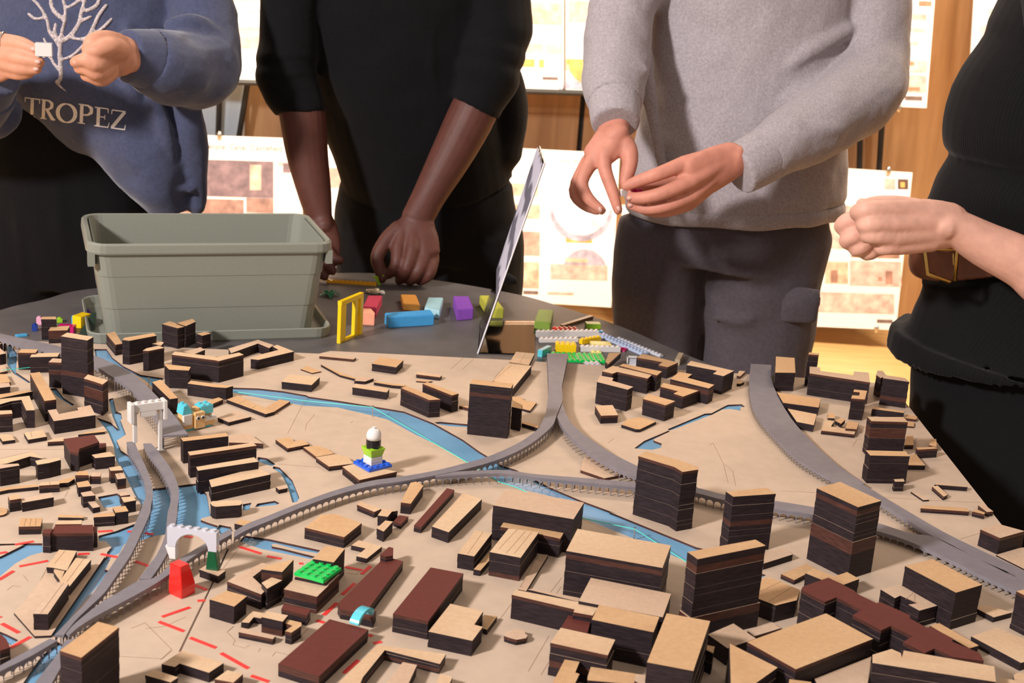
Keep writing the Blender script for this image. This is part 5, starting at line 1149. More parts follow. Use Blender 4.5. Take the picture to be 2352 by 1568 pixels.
# ---- person in the grey sweatshirt
def person_grey():
    e = empty('person', (0.38, 2.38, 0), 'person in a grey sweatshirt and charcoal cargo trousers fitting small toy pieces together', 'person')
    shl, shr = hp("X 1530,-170", 2.36), hp("X 1955,-170", 2.38)
    parts = core(shl, shr, hp("X 1730,0", 2.38), hp("X 1690,500", 2.38), 2.34)
    # his right arm and hand
    parts += [ch(("X 1530,-170", 2.36, .045), ("X 1440,0", 2.31, .042), ("X 1412,190", 2.19, .034), ("Q 665,190", 2.125, (.026, .020)), ("Q 655,330", 2.10, (.027, .018))),
              ch(("Q 655,260", 2.115, (.024, .018)), ("Q 610,400", 2.10, (.028, .016)), ("Q 450,570", 2.092, (.024, .013))),
              ch(("Q 720,330", 2.10, .014), ("Q 640,440", 2.092, .014), ("Q 545,560", 2.084, .0125)), ch(("Q 640,340", 2.10, .013), ("Q 430,575", 2.092, .0120)), ch(("Q 590,350", 2.105, .013), ("Q 345,640", 2.108, .0115)),
              ch(("Q 720,330", 2.10, .014), ("Q 820,450", 2.095, .0145), ("Q 855,600", 2.085, .0125), ("Q 818,780", 2.075, .0108), ("Q 792,885", 2.068, .0080)),
              ch(("Q 545,560", 2.084, .0122), ("Q 565,730", 2.072, .0105), ("Q 645,960", 2.06, .0094), ("Q 712,1190", 2.05, .0072)),
              ch(("Q 430,580", 2.092, .0118), ("Q 290,840", 2.075, .0104), ("Q 350,1030", 2.065, .0095), ("Q 520,1190", 2.055, .0072)),
              ch(("Q 345,640", 2.108, .0112), ("Q 205,960", 2.095, .0098), ("Q 310,1120", 2.085, .0088), ("Q 470,1195", 2.08, .0068)),
              ch(("Q 330,660", 2.125, .0105), ("Q 205,930", 2.117, .009), ("Q 320,1090", 2.106, .008), ("Q 430,1150", 2.10, .0065))]
    # his left arm and hand
    parts += [ch(("X 1955,-170", 2.38, .045), ("X 2010,0", 2.37, .042), ("X 1990,215", 2.29, .038), ("X 1860,300", 2.19, .034), ("Q 2200,590", 2.10, (.027, .021)), ("Q 2030,610", 2.085, (.030, .020))),
              (*ch(("Q 2060,600", 2.085, (.030, .019)), ("Q 1800,720", 2.07, (.037, .016)), ("Q 1580,850", 2.055, (.038, .013))), dict(wide=(0.25, 0, 1))),
              ch(("Q 1930,540", 2.08, .015), ("Q 1475,650", 2.052, .0128)), ch(("Q 1940,610", 2.075, .015), ("Q 1555,850", 2.046, .0130)), ch(("Q 1940,690", 2.08, .015), ("Q 1570,1010", 2.056, .0125)), ch(("Q 1930,750", 2.085, .015), ("Q 1545,1110", 2.07, .0115)),
              ch(("Q 1475,650", 2.052, .0125), ("Q 1180,765", 2.04, .0106), ("Q 960,842", 2.045, .0096), ("Q 800,905", 2.05, .0074)),
              ch(("Q 1555,850", 2.046, .0126), ("Q 1260,980", 2.03, .0106), ("Q 1010,1042", 2.035, .0098), ("Q 860,1040", 2.045, .0080)),
              ch(("Q 1570,1015", 2.056, .0120), ("Q 1290,1135", 2.042, .0100), ("Q 1040,1170", 2.048, .0090), ("Q 865,1130", 2.055, .0072)),
              ch(("Q 1545,1115", 2.07, .0108), ("Q 1330,1195", 2.056, .0088), ("Q 1150,1212", 2.056, .0082), ("Q 1010,1195", 2.06, .0066)),
              ch(("Q 1800,700", 2.10, .015), ("Q 1380,800", 2.105, .0125), ("Q 1080,890", 2.09, .0105), ("Q 890,955", 2.072, .0080))]
    body, _ = organic('body', parts, 0.0026, 4, e, [MATS['skin_rosy']])
    for s, Y in (("Q 720,1170", 2.041), ("Q 505,1180", 2.046), ("Q 792,905", 2.058), ("Q 850,1045", 2.036), ("Q 858,1128", 2.047)): nail_at(body, s, Y, (0.5, 0, -1) if s[2] in '57' else (-1, 0, -0.2), 0.0044)
    # sweatshirt
    sw = [(*ch(("X 1740,-190", 2.37, (.185, .10)), ("X 1735,-100", 2.37, (.185, .12)), ("X 1732,0", 2.37, (.172, .122)), ("X 1715,200", 2.36, (.170, .122)), ("X 1700,350", 2.355, (.182, .125)), ("X 1690,430", 2.355, (.190, .128)), ("X 1688,468", 2.355, (.186, .126))), dict(wide=X, cap=False, n=40)),
          (*ch(("X 1560,-190", 2.36, .075), ("X 1500,-100", 2.34, .070), ("X 1436,0", 2.31, .056), ("X 1420,110", 2.25, .055), ("X 1412,190", 2.19, .050), ("X 1411,240", 2.145, .043)), dict(cap=False)),
          (*ch(("X 1930,-190", 2.38, .08), ("X 1975,-100", 2.37, .072), ("X 2006,0", 2.36, .060), ("X 2004,130", 2.33, .061), ("X 1985,205", 2.28, .064), ("X 1880,285", 2.195, .056), ("X 1790,338", 2.135, .047), ("X 1750,362", 2.115, .043)), dict(cap=False)),
          ch(("X 1945,70", 2.30, .012), ("X 1850,120", 2.262, .018), ("X 1765,185", 2.250, .006)), ch(("X 1930,160", 2.30, .014), ("X 1830,210", 2.255, .018), ("X 1740,290", 2.246, .006)), ch(("X 1480,60", 2.280, .010), ("X 1490,220", 2.262, .014), ("X 1530,420", 2.252, .006)),
          ch(("X 1640,455", 2.246, .006), ("X 1760,450", 2.241, .012), ("X 1900,410", 2.282, .012)), ch(("X 1360,85", 2.235, .012), ("X 1420,100", 2.195, .012), ("X 1480,140", 2.205, .008)),
          ch(("X 1362,150", 2.20, .008), ("X 1420,150", 2.165, .011), ("X 1480,165", 2.18, .008)), ch(("X 1900,195", 2.235, .012), ("X 1990,165", 2.265, .015), ("X 2060,175", 2.29, .010)),
          ch(("X 1820,285", 2.12, .010), ("X 1900,300", 2.14, .014), ("X 1990,270", 2.215, .010)), ch(("X 1735,320", 2.095, .010), ("X 1775,350", 2.09, .012), ("X 1800,385", 2.10, .008))]
    shirt, bvh = organic('sweatshirt', sw, 0.0048, 5, e, [MATS['grey_marl']], [(0.09, 0.012), (0.035, 0.003)])
    organic('cuff', [(*ch(("X 1411,232", 2.15, .0405), ("X 1413,262", 2.128, .0395), ("X 1414,285", 2.112, .037)), dict(cap=False))], 0.0035, 3, shirt, [MATS['grey_marl']])
    organic('cuff', [(*ch(("X 1756,358", 2.12, .0425), ("X 1722,376", 2.103, .0415), ("X 1694,392", 2.092, .039)), dict(cap=False))], 0.0035, 3, shirt, [MATS['grey_marl']])
    organic('hem_band', [(*ch(("X 1688,458", 2.355, (.187, .127)), ("X 1687,480", 2.355, (.189, .128)), ("X 1686,496", 2.355, (.181, .122))), dict(wide=X, cap=False, n=40))], 0.0048, 3, shirt, [MATS['grey_marl']], [(0.09, 0.010)])
    # cargo trousers
    a, b = hp("X 1503,800", 2.38), hp("X 1738,800", 2.38)
    leg, _ = legs(e, 'cargo_trousers', 'charcoal_cargo', (*ch(("X 1686,455", 2.36, (.160, .105)), ("X 1675,520", 2.365, (.176, .112)), ("X 1660,590", 2.37, (.172, .112))), dict(wide=X, cap=False, n=36)),
         [(ch(("X 1535,520", 2.37, (.090, .095)), ("X 1508,640", 2.37, (.080, .090)), ("X 1503,800", 2.38, (.076, .082)))[0] + [down(a, 0.42), down(a, 0.07)], [(.090, .095), (.080, .090), (.076, .082), (.072, .076), (.070, .078)], dict(wide=X, cap=False)),
          (ch(("X 1775,520", 2.37, (.105, .095)), ("X 1752,640", 2.37, (.106, .095)), ("X 1738,800", 2.38, (.098, .085)))[0] + [down(b, 0.42), down(b, 0.07)], [(.105, .095), (.106, .095), (.098, .085), (.085, .078), (.075, .078)], dict(wide=X, cap=False))],
         extra=[ch(("X 1560,505", 2.275, .006), ("X 1600,560", 2.275, .014), ("X 1640,610", 2.285, .006)), ch(("X 1800,670", 2.292, .006), ("X 1720,730", 2.298, .016), ("X 1640,730", 2.31, .006)), ch(("X 1470,560", 2.30, .006), ("X 1500,690", 2.300, .014), ("X 1490,800", 2.31, .006))])
    organic('cargo_pocket', [(*ch(("X 1838,660", 2.294, (.036, .010)), ("X 1835,690", 2.288, (.037, .013)), ("X 1830,738", 2.292, (.034, .010))), dict(wide=X, cap=False))], 0.004, 3, leg, [MATS['charcoal_cargo']])
    # toys in the fingers
    p = hp("Q 915,955", 2.058); brick((p.x, p.y, p.z - 0.002), 0.1, 3, 1, 0.0032, 'magenta', 'tiny pink toy piece pinched by the person in grey')
    p = hp("Q 765,975", 2.062); brick((p.x, p.y, p.z - 0.006), 0.5, 1, 1, 0.0096, 'white', 'tiny white toy brick between the hands of the person in grey')
person_grey()

# ---- person in the black sweatshirt, leaning over the table
def person_black():
    e = empty('person', (-0.2, 2.62, 0), 'person in a black sweatshirt with pushed-up sleeves leaning both hands on the table', 'person')
    shl, shr = hp("X 735,-170", 2.49), hp("X 1120,-170", 2.52)
    parts = core(shl, shr, hp("X 915,0", 2.52), hp("X 985,430", 2.62), 2.5)
    parts += [ch(("X 1120,-170", 2.52, .040), ("X 1135,0", 2.49, .036), ("X 1125,170", 2.46, .036), ("X 1088,255", 2.445, .042), ("X 1040,350", 2.43, .038), ("X 985,450", 2.412, .030), ("X 957,505", 2.40, (.029, .021))),
              (*ch(("N 1335,215", 2.402, (.028, .020)), ("N 1325,330", 2.385, (.040, .017)), ("N 1325,470", 2.368, (.044, .014))), dict(wide=X)),
              ch(("N 1250,250", 2.395, .015), ("N 1190,440", 2.364, .0130)), ch(("N 1310,250", 2.395, .015), ("N 1300,462", 2.358, .0132)), ch(("N 1370,250", 2.395, .015), ("N 1395,488", 2.364, .0128)), ch(("N 1410,260", 2.395, .015), ("N 1462,520", 2.374, .0115)),
              ch(("N 1190,440", 2.364, .0128), ("N 1178,560", 2.348, .0112), ("N 1120,640", 2.352, .0082)), ch(("N 1300,462", 2.358, .0130), ("N 1255,600", 2.343, .0114), ("N 1200,685", 2.358, .0086)),
              ch(("N 1395,488", 2.364, .0126), ("N 1348,620", 2.346, .0110), ("N 1282,695", 2.355, .0084)), ch(("N 1462,520", 2.372, .0114), ("N 1432,640", 2.352, .0100), ("N 1362,696", 2.360, .0078)),
              ch(("N 1200,290", 2.39, .017), ("N 1110,370", 2.378, .0150), ("N 1030,500", 2.360, .0122), ("N 1052,610", 2.352, .0108), ("N 1066,676", 2.350, .0080))]
    parts += [ch(("X 735,-170", 2.49, .040), ("X 668,0", 2.45, .034), ("X 672,170", 2.43, .034), ("X 693,250", 2.42, .041), ("X 705,350", 2.415, .037), ("X 722,440", 2.405, .030), ("N 580,200", 2.398, (.028, .021)), ("N 592,290", 2.388, (.030, .019))),
              (*ch(("N 590,250", 2.392, (.028, .020)), ("N 600,380", 2.378, (.034, .016)), ("N 595,500", 2.368, (.034, .014))), dict(wide=X)),
              ch(("N 640,440", 2.365, .0125), ("N 690,515", 2.352, .0105), ("N 742,532", 2.347, .0080)), ch(("N 620,500", 2.362, .0120), ("N 655,565", 2.350, .0104), ("N 684,612", 2.345, .0080)),
              ch(("N 590,520", 2.364, .0118), ("N 592,600", 2.352, .0100), ("N 622,655", 2.346, .0078)), ch(("N 560,520", 2.368, .0110), ("N 550,600", 2.356, .0092), ("N 572,650", 2.350, .0074)), ch(("N 560,360", 2.37, .014), ("N 535,470", 2.352, .0120), ("N 545,570", 2.345, .0090))]
    body, _ = organic('body', parts, 0.0026, 4, e, [MATS['skin_dark']])
    for s, Y in (("N 1068,672", 2.3425), ("N 1118,632", 2.3450)): nail_at(body, s, Y, (0, 0, -1), 0.0050, 'skin_dark')
    sw = [(*ch(("X 925,-190", 2.51, (.19, .10)), ("X 915,-100", 2.51, (.19, .115)), ("X 908,0", 2.51, (.176, .118)), ("X 930,200", 2.545, (.168, .118)), ("X 968,350", 2.585, (.164, .118)), ("X 985,430", 2.605, (.160, .118))), dict(wide=X, cap=False, n=36)),
          (*ch(("X 770,-190", 2.49, .075), ("X 705,-100", 2.465, .066), ("X 668,0", 2.45, .055), ("X 662,100", 2.44, .052), ("X 660,135", 2.437, .056), ("X 662,152", 2.434, .050), ("X 660,172", 2.432, .056), ("X 664,192", 2.43, .050), ("X 674,215", 2.426, .050), ("X 690,250", 2.42, .0440), ("X 692,262", 2.418, .0425)), dict(cap=False, sub=3)),
          (*ch(("X 1100,-190", 2.52, .08), ("X 1125,-100", 2.505, .072), ("X 1138,0", 2.49, .063), ("X 1142,70", 2.48, .063), ("X 1128,105", 2.475, .060), ("X 1128,125", 2.47, .064), ("X 1122,150", 2.465, .058), ("X 1118,172", 2.46, .061), ("X 1110,200", 2.455, .054), ("X 1098,232", 2.448, .0465), ("X 1090,250", 2.445, .045)), dict(cap=False, sub=3)),
          ch(("X 1000,0", 2.41, .006), ("X 990,150", 2.430, .014), ("X 1030,330", 2.475, .008)), ch(("X 830,250", 2.446, .006), ("X 900,380", 2.490, .014), ("X 1010,440", 2.51, .008)), ch(("X 1110,130", 2.58, .05), ("X 1140,200", 2.58, .052), ("X 1158,262", 2.58, .046), ("X 1135,340", 2.59, .055))]
    organic('sweatshirt', sw, 0.0048, 4, e, [MATS['black_knit']], [(0.09, 0.010)])
    a, b = hp("X 880,640", 2.63), hp("X 1095,640", 2.63)
    legs(e, 'trousers', 'black_trouser', (*ch(("X 985,400", 2.60, (.158, .115)), ("X 980,480", 2.615, (.176, .12)), ("X 978,560", 2.63, (.176, .12))), dict(wide=X, cap=False, n=36)),
         [([hp("X 885,520", 2.62), a, down(a, 0.42), down(a, 0.07)], [(.098, .10), (.092, .095), (.080, .085), (.075, .08)], dict(wide=X, cap=False)), ([hp("X 1085,520", 2.62), b, down(b, 0.42), down(b, 0.07)], [(.098, .10), (.092, .095), (.080, .085), (.075, .08)], dict(wide=X, cap=False))],
         extra=[ch(("X 1160,640", 2.53, .014), ("X 1185,645", 2.53, .006))])
person_black()

# ---- person in the blue sweatshirt
def person_blue():
    e = empty('person', (-0.72, 2.42, 0), 'person in a baggy blue sweatshirt with coral embroidery holding a white brick', 'person')
    shl, shr = hp("X 20,-190", 2.38), hp("X 400,-190", 2.38)
    parts = core(shl, shr, hp("X 210,0", 2.40), hp("X 200,420", 2.42), 2.36)
    parts += [ch(("X 400,-190", 2.38, .045), ("X 450,0", 2.33, .04), ("X 470,150", 2.27, .036), ("X 370,140", 2.17, .032), ("S 1380,560", 2.12, (.028, .022)), ("S 1240,560", 2.10, (.030, .021))),
              (*ch(("S 1270,560", 2.10, (.029, .020)), ("S 1140,555", 2.085, (.034, .018)), ("S 1050,565", 2.075, (.032, .012))), dict(wide=(0.1, 0, 1))),
              ch(("S 1180,430", 2.085, .015), ("S 1060,385", 2.062, .0125), ("S 930,405", 2.046, .0108), ("S 868,490", 2.042, .0082)),
              ch(("S 1200,500", 2.07, .016), ("S 1090,470", 2.045, .0138), ("S 975,500", 2.033, .0112), ("S 890,515", 2.030, .0082)),
              ch(("S 1080,560", 2.062, .0140), ("S 975,640", 2.036, .0124), ("S 850,598", 2.030, .0104), ("S 752,622", 2.034, .0084)),
              ch(("S 1090,650", 2.066, .0138), ("S 985,735", 2.044, .0116), ("S 865,690", 2.038, .0096), ("S 790,688", 2.042, .0080)), ch(("S 1120,710", 2.076, .0130), ("S 1020,800", 2.058, .0104), ("S 915,775", 2.050, .0088), ("S 850,762", 2.052, .0072))]
    parts += [ch(("X 20,-190", 2.38, .045), ("X -120,60", 2.34, .04), ("X -170,230", 2.26, .036), ("S -330,720", 2.17, .030), ("S -160,620", 2.125, (.029, .020))),
              (*ch(("S -180,620", 2.128, (.028, .020)), ("S -60,580", 2.105, (.038, .018)), ("S 40,550", 2.092, (.036, .014))), dict(wide=(0.1, 0, 1))),
              ch(("S 40,420", 2.085, .0130), ("S 210,440", 2.072, .0112), ("S 345,492", 2.064, .0085)), ch(("S 40,540", 2.080, .0128), ("S 220,585", 2.064, .0110), ("S 395,622", 2.060, .0085)),
              ch(("S 40,630", 2.084, .0125), ("S 210,680", 2.068, .0106), ("S 365,690", 2.064, .0082)), ch(("S 50,700", 2.092, .0112), ("S 180,740", 2.078, .0095), ("S 290,735", 2.072, .0075)), ch(("S -20,450", 2.108, .014), ("S 160,510", 2.10, .0118), ("S 320,560", 2.088, .009))]
    body, _ = organic('body', parts, 0.0026, 3, e, [MATS['skin_tan']])
    for s, Y, d in (("S 335,492", 2.056, (1, 0, -.3)), ("S 378,618", 2.0515, (1, 0, -.1)), ("S 360,690", 2.057, (1, 0, 0)), ("S 762,620", 2.0262, (-1, 0, 0))): nail_at(body, s, Y, d)
    p = hp("S 38,412", 2.085); bm = bmesh.new(); n = 24
    ax = Vector((1, -0.1, -0.05)).normalized(); s1 = ax.cross(Vector((0, 0, 1))).normalized(); s2 = ax.cross(s1)
    tube(bm, [p + (s1 * math.cos(6.28319 * k / n) + s2 * math.sin(6.28319 * k / n)) * 0.0136 for k in range(n)] + [p + s1 * 0.0136], 0.0014, 8, None, False); bm_obj('finger_ring', bm, body, [MATS['silver']], True)
    sw = [(*ch(("X 195,-200", 2.39, (.175, .10)), ("X 200,-100", 2.38, (.175, .125)), ("X 225,100", 2.37, (.172, .128)), ("X 278,215", 2.36, (.140, .125)), ("X 330,295", 2.355, (.104, .120)), ("X 365,375", 2.35, (.078, .112)), ("X 388,425", 2.35, (.060, .10)), ("X 418,484", 2.35, (.034, .07))), dict(wide=X, cap=False, n=40)),
          (*ch(("X 360,-200", 2.39, .08), ("X 420,-100", 2.36, .072), ("X 458,0", 2.335, .054), ("X 468,80", 2.305, .056), ("X 462,150", 2.27, .066), ("X 410,158", 2.205, .062), ("X 355,142", 2.155, .055), ("X 335,135", 2.14, .048)), dict(cap=False)),
          (*ch(("X 40,-200", 2.39, .08), ("X -60,-100", 2.36, .075), ("X -140,80", 2.33, .06), ("X -170,230", 2.26, .062), ("X -90,240", 2.18, .060), ("X -30,195", 2.135, .050)), dict(cap=False)),
          ch(("X 430,230", 2.275, .022), ("X 442,350", 2.30, .024), ("X 452,470", 2.325, .018)), ch(("X 250,330", 2.272, .006), ("X 330,400", 2.262, .010), ("X 440,440", 2.290, .006)),
          ch(("X 390,60", 2.23, .014), ("X 440,50", 2.24, .016), ("X 500,80", 2.26, .010)), ch(("X 380,110", 2.13, .010), ("X 450,130", 2.19, .014), ("X 515,150", 2.24, .010)),
          ch(("X -60,260", 2.2, .045), ("X 0,270", 2.22, .03), ("X 25,250", 2.25, .02)), ch(("X 290,60", 2.262, .008), ("X 300,170", 2.252, .016), ("X 330,300", 2.262, .006)), ch(("X 255,80", 2.260, .006), ("X 250,180", 2.248, .012), ("X 300,290", 2.256, .006)), ch(("X 340,190", 2.262, .008), ("X 370,280", 2.256, .014), ("X 400,390", 2.275, .006)), ch(("X 215,300", 2.262, .006), ("X 280,370", 2.256, .010), ("X 330,450", 2.276, .006))]
    shirt, bvh = organic('sweatshirt', sw, 0.0048, 4, e, [MATS['blue_fleece']], [(0.09, 0.014), (0.03, 0.003)])
    organic('cuff', [(*ch(("X 345,138", 2.148, .048), ("X 312,131", 2.128, .043), ("X 288,128", 2.112, .0395)), dict(cap=False))], 0.0035, 3, shirt, [MATS['blue_fleece']])
    organic('cuff', [(*ch(("X -40,205", 2.142, .048), ("X -20,180", 2.13, .043), ("X -8,165", 2.122, .040)), dict(cap=False))], 0.0035, 3, shirt, [MATS['blue_fleece']])
    # lettering
    def stroke_mesh(strokes):
        bm = bmesh.new()
        for pl in strokes:              # pl: list of (u, v, halfwidth px)
            P = []
            for (u0, v0, w0), (u1, v1, w1) in zip(pl, pl[1:]):
                k = max(2, int(math.dist((u0, v0), (u1, v1)) / 3))
                for s in range(k): t = s / k; P.append((u0 + (u1 - u0) * t, v0 + (v1 - v0) * t, w0 + (w1 - w0) * t))
            P.append(pl[-1]); rows = []
            for i, (u, v, w_) in enumerate(P):
                a, b = P[max(0, i - 1)], P[min(len(P) - 1, i + 1)]; dx, dy = b[0] - a[0], b[1] - a[1]; L = math.hypot(dx, dy) or 1
                nx, ny = -dy / L * w_, dx / L * w_
                q0, q1 = surf(bvh, u - nx, v - ny, 0.0012), surf(bvh, u + nx, v + ny, 0.0012)
                ok = q0 is not None and q1 is not None and 2.0 < q0.y < 2.5 and abs(q0.y - q1.y) < 0.02 and surf_is(u, v)
                rows.append((bm.verts.new(q0), bm.verts.new(q1)) if ok else None)
            for r0_, r1_ in zip(rows, rows[1:]):
                if r0_ and r1_: bm.faces.new((r0_[0], r1_[0], r1_[1], r0_[1]))
        bmesh.ops.remove_doubles(bm, verts=bm.verts, dist=1e-6)
        return bm
    def surf_is(u, v):
        q = surf(bvh, u, v); return q is not None
    G = dict(T=[[(0, .96, .035), (1, .96, .035)], [(.5, 0, .085), (.5, .98, .085)], [(.28, .02, .025), (.72, .02, .025)], [(.02, .98, .03), (.02, .74, .01)], [(.98, .98, .03), (.98, .74, .01)]],
             R=[[(.2, 0, .085), (.2, 1, .085)], [(0, .02, .025), (.42, .02, .025)], [(0, .98, .025), (.4, .98, .025)], [(.2, .97, .03), (.55, .96, .05), (.74, .84, .085), (.74, .66, .085), (.55, .53, .05), (.2, .5, .03)], [(.42, .5, .07), (.8, .06, .09), (1, .02, .03)]],
             O=[[(.5 + .42 * math.cos(t * .2618), .5 + .47 * math.sin(t * .2618), .03 + .075 * abs(math.cos(t * .2618))) for t in range(25)]],
             P=[[(.22, 0, .09), (.22, 1, .09)], [(0, .02, .025), (.46, .02, .025)], [(0, .98, .025), (.4, .98, .025)], [(.2, .97, .03), (.6, .96, .05), (.82, .84, .09), (.82, .62, .09), (.6, .48, .05), (.2, .45, .03)]],
             E=[[(.24, 0, .09), (.24, 1, .09)], [(0, .03, .03), (.9, .03, .03)], [(0, .97, .03), (.86, .97, .03)], [(.24, .52, .03), (.66, .52, .03)], [(.66, .64, .02), (.66, .40, .02)], [(.86, .97, .03), (.86, .76, .01)], [(.88, .03, .03), (.96, .28, .01)]],
             Z=[[(.08, .96, .035), (.95, .96, .035)], [(.9, .94, .09), (.1, .05, .09)], [(.05, .04, .035), (.95, .04, .035)], [(.08, .96, .03), (.06, .74, .01)], [(.93, .04, .03), (.97, .28, .01)]])
    for chn, x0, x1, y0 in (("T", 250, 400, 968), ("R", 410, 560, 990), ("O", 565, 775, 1020), ("P", 785, 945, 1036), ("E", 950, 1105, 1066), ("Z", 1110, 1265, 1090)):
        st = []
        for pl in G[chn]:
            q = []
            for gx, gy, hw in pl:
                sx = x0 + gx * (x1 - x0) - (1 - gy) * 8; sy = y0 + (1 - gy) * 195 + 0.134 * gx * (x1 - x0); q.append((sx / 4.3556, sy / 4.3556, max(0.9, hw * 190 / 4.3556)))
            st.append(q)
        bm = stroke_mesh(st)
        if len(bm.faces): bm_obj('letter', bm, shirt, [MATS['print_white']])
        else: bm.free()
    # coral embroidery
    CO = [[(620, -40, 22), (650, 60, 22), (655, 180, 22), (625, 300, 22), (610, 420, 26), (600, 560, 28), (612, 680, 28), (605, 800, 26), (560, 815, 20), (600, 860, 18), (665, 915, 10)],
          [(300, -30, 20), (380, 40, 22), (440, 130, 22), (480, 220, 24), (500, 320, 26), (560, 400, 26), (600, 480, 24)], [(290, 140, 22), (350, 185, 22), (430, 180, 20), (470, 160, 16)], [(510, -20, 20), (520, 70, 24), (570, 140, 26), (630, 190, 24), (650, 230, 16)],
          [(560, 240, 20), (550, 310, 22), (580, 390, 18)], [(690, 70, 20), (760, 30, 24), (820, -20, 22)], [(860, -20, 18), (820, 100, 22), (790, 230, 24), (730, 330, 26), (650, 400, 24)], [(1000, -20, 20), (960, 60, 24), (860, 110, 22)], [(910, 165, 20), (850, 195, 22), (800, 220, 16)],
          [(1065, 50, 22), (990, 150, 26), (940, 260, 26), (880, 370, 26), (800, 390, 22), (720, 380, 18)], [(1115, 190, 20), (1050, 260, 24), (960, 330, 20)], [(880, 400, 18), (800, 490, 22), (720, 560, 22), (640, 590, 18)], [(440, 380, 16), (470, 460, 18), (520, 600, 20), (590, 700, 18)]]
    parts = []
    for pl in CO:
        P, rad = [], []
        for x, y, r in pl:
            q = surf(bvh, x / 4.3556, y / 4.3556, -0.0005)
            if q is not None and q.y > 2.16: P.append(q); rad.append((r / 4.3556 / 1400, 0.0032))
        if len(P) > 1: parts.append((P, rad, dict(n=10, wide=(1, 0, 0.01), sub=4)))
    organic('coral_embroidery', [(p[0], [(a * 1.0, a * 0.8) for a, b in p[1]], dict(n=10, sub=4)) for p in parts], 0.0022, 2, shirt, [MATS['coral_thread']])
    a, b = hp("X 75,640", 2.42), hp("X 265,640", 2.42)
    legs(e, 'trousers', 'black_trouser', (*ch(("X 190,150", 2.40, (.130, .10)), ("X 165,330", 2.41, (.150, .11)), ("X 165,480", 2.42, (.160, .115)), ("X 168,640", 2.425, (.155, .105))), dict(wide=X, cap=False, n=36)),
         [([hp("X 85,430", 2.42), a, down(a, 0.42), down(a, 0.07)], [(.088, .10), (.088, .10), (.085, .095), (.08, .09)], dict(wide=X, cap=False)), ([hp("X 255,430", 2.42), b, down(b, 0.42), down(b, 0.07)], [(.085, .10), (.088, .10), (.085, .095), (.08, .09)], dict(wide=X, cap=False))],
         extra=[ch(("X 40,330", 2.33, .012), ("X 50,500", 2.325, .016), ("X 60,650", 2.33, .012)), ch(("X 130,300", 2.31, .010), ("X 140,500", 2.315, .014), ("X 150,660", 2.33, .010))])
    p = hp("S 440,505", 2.062); t = brick((p.x, p.y, p.z - 0.008), 0.25, 3, 2, 0.0192, 'white', 'white toy brick held in the fingertips of the person in blue', st=False); studs(t, 3, 2, -0.0017, 'white')
person_blue()

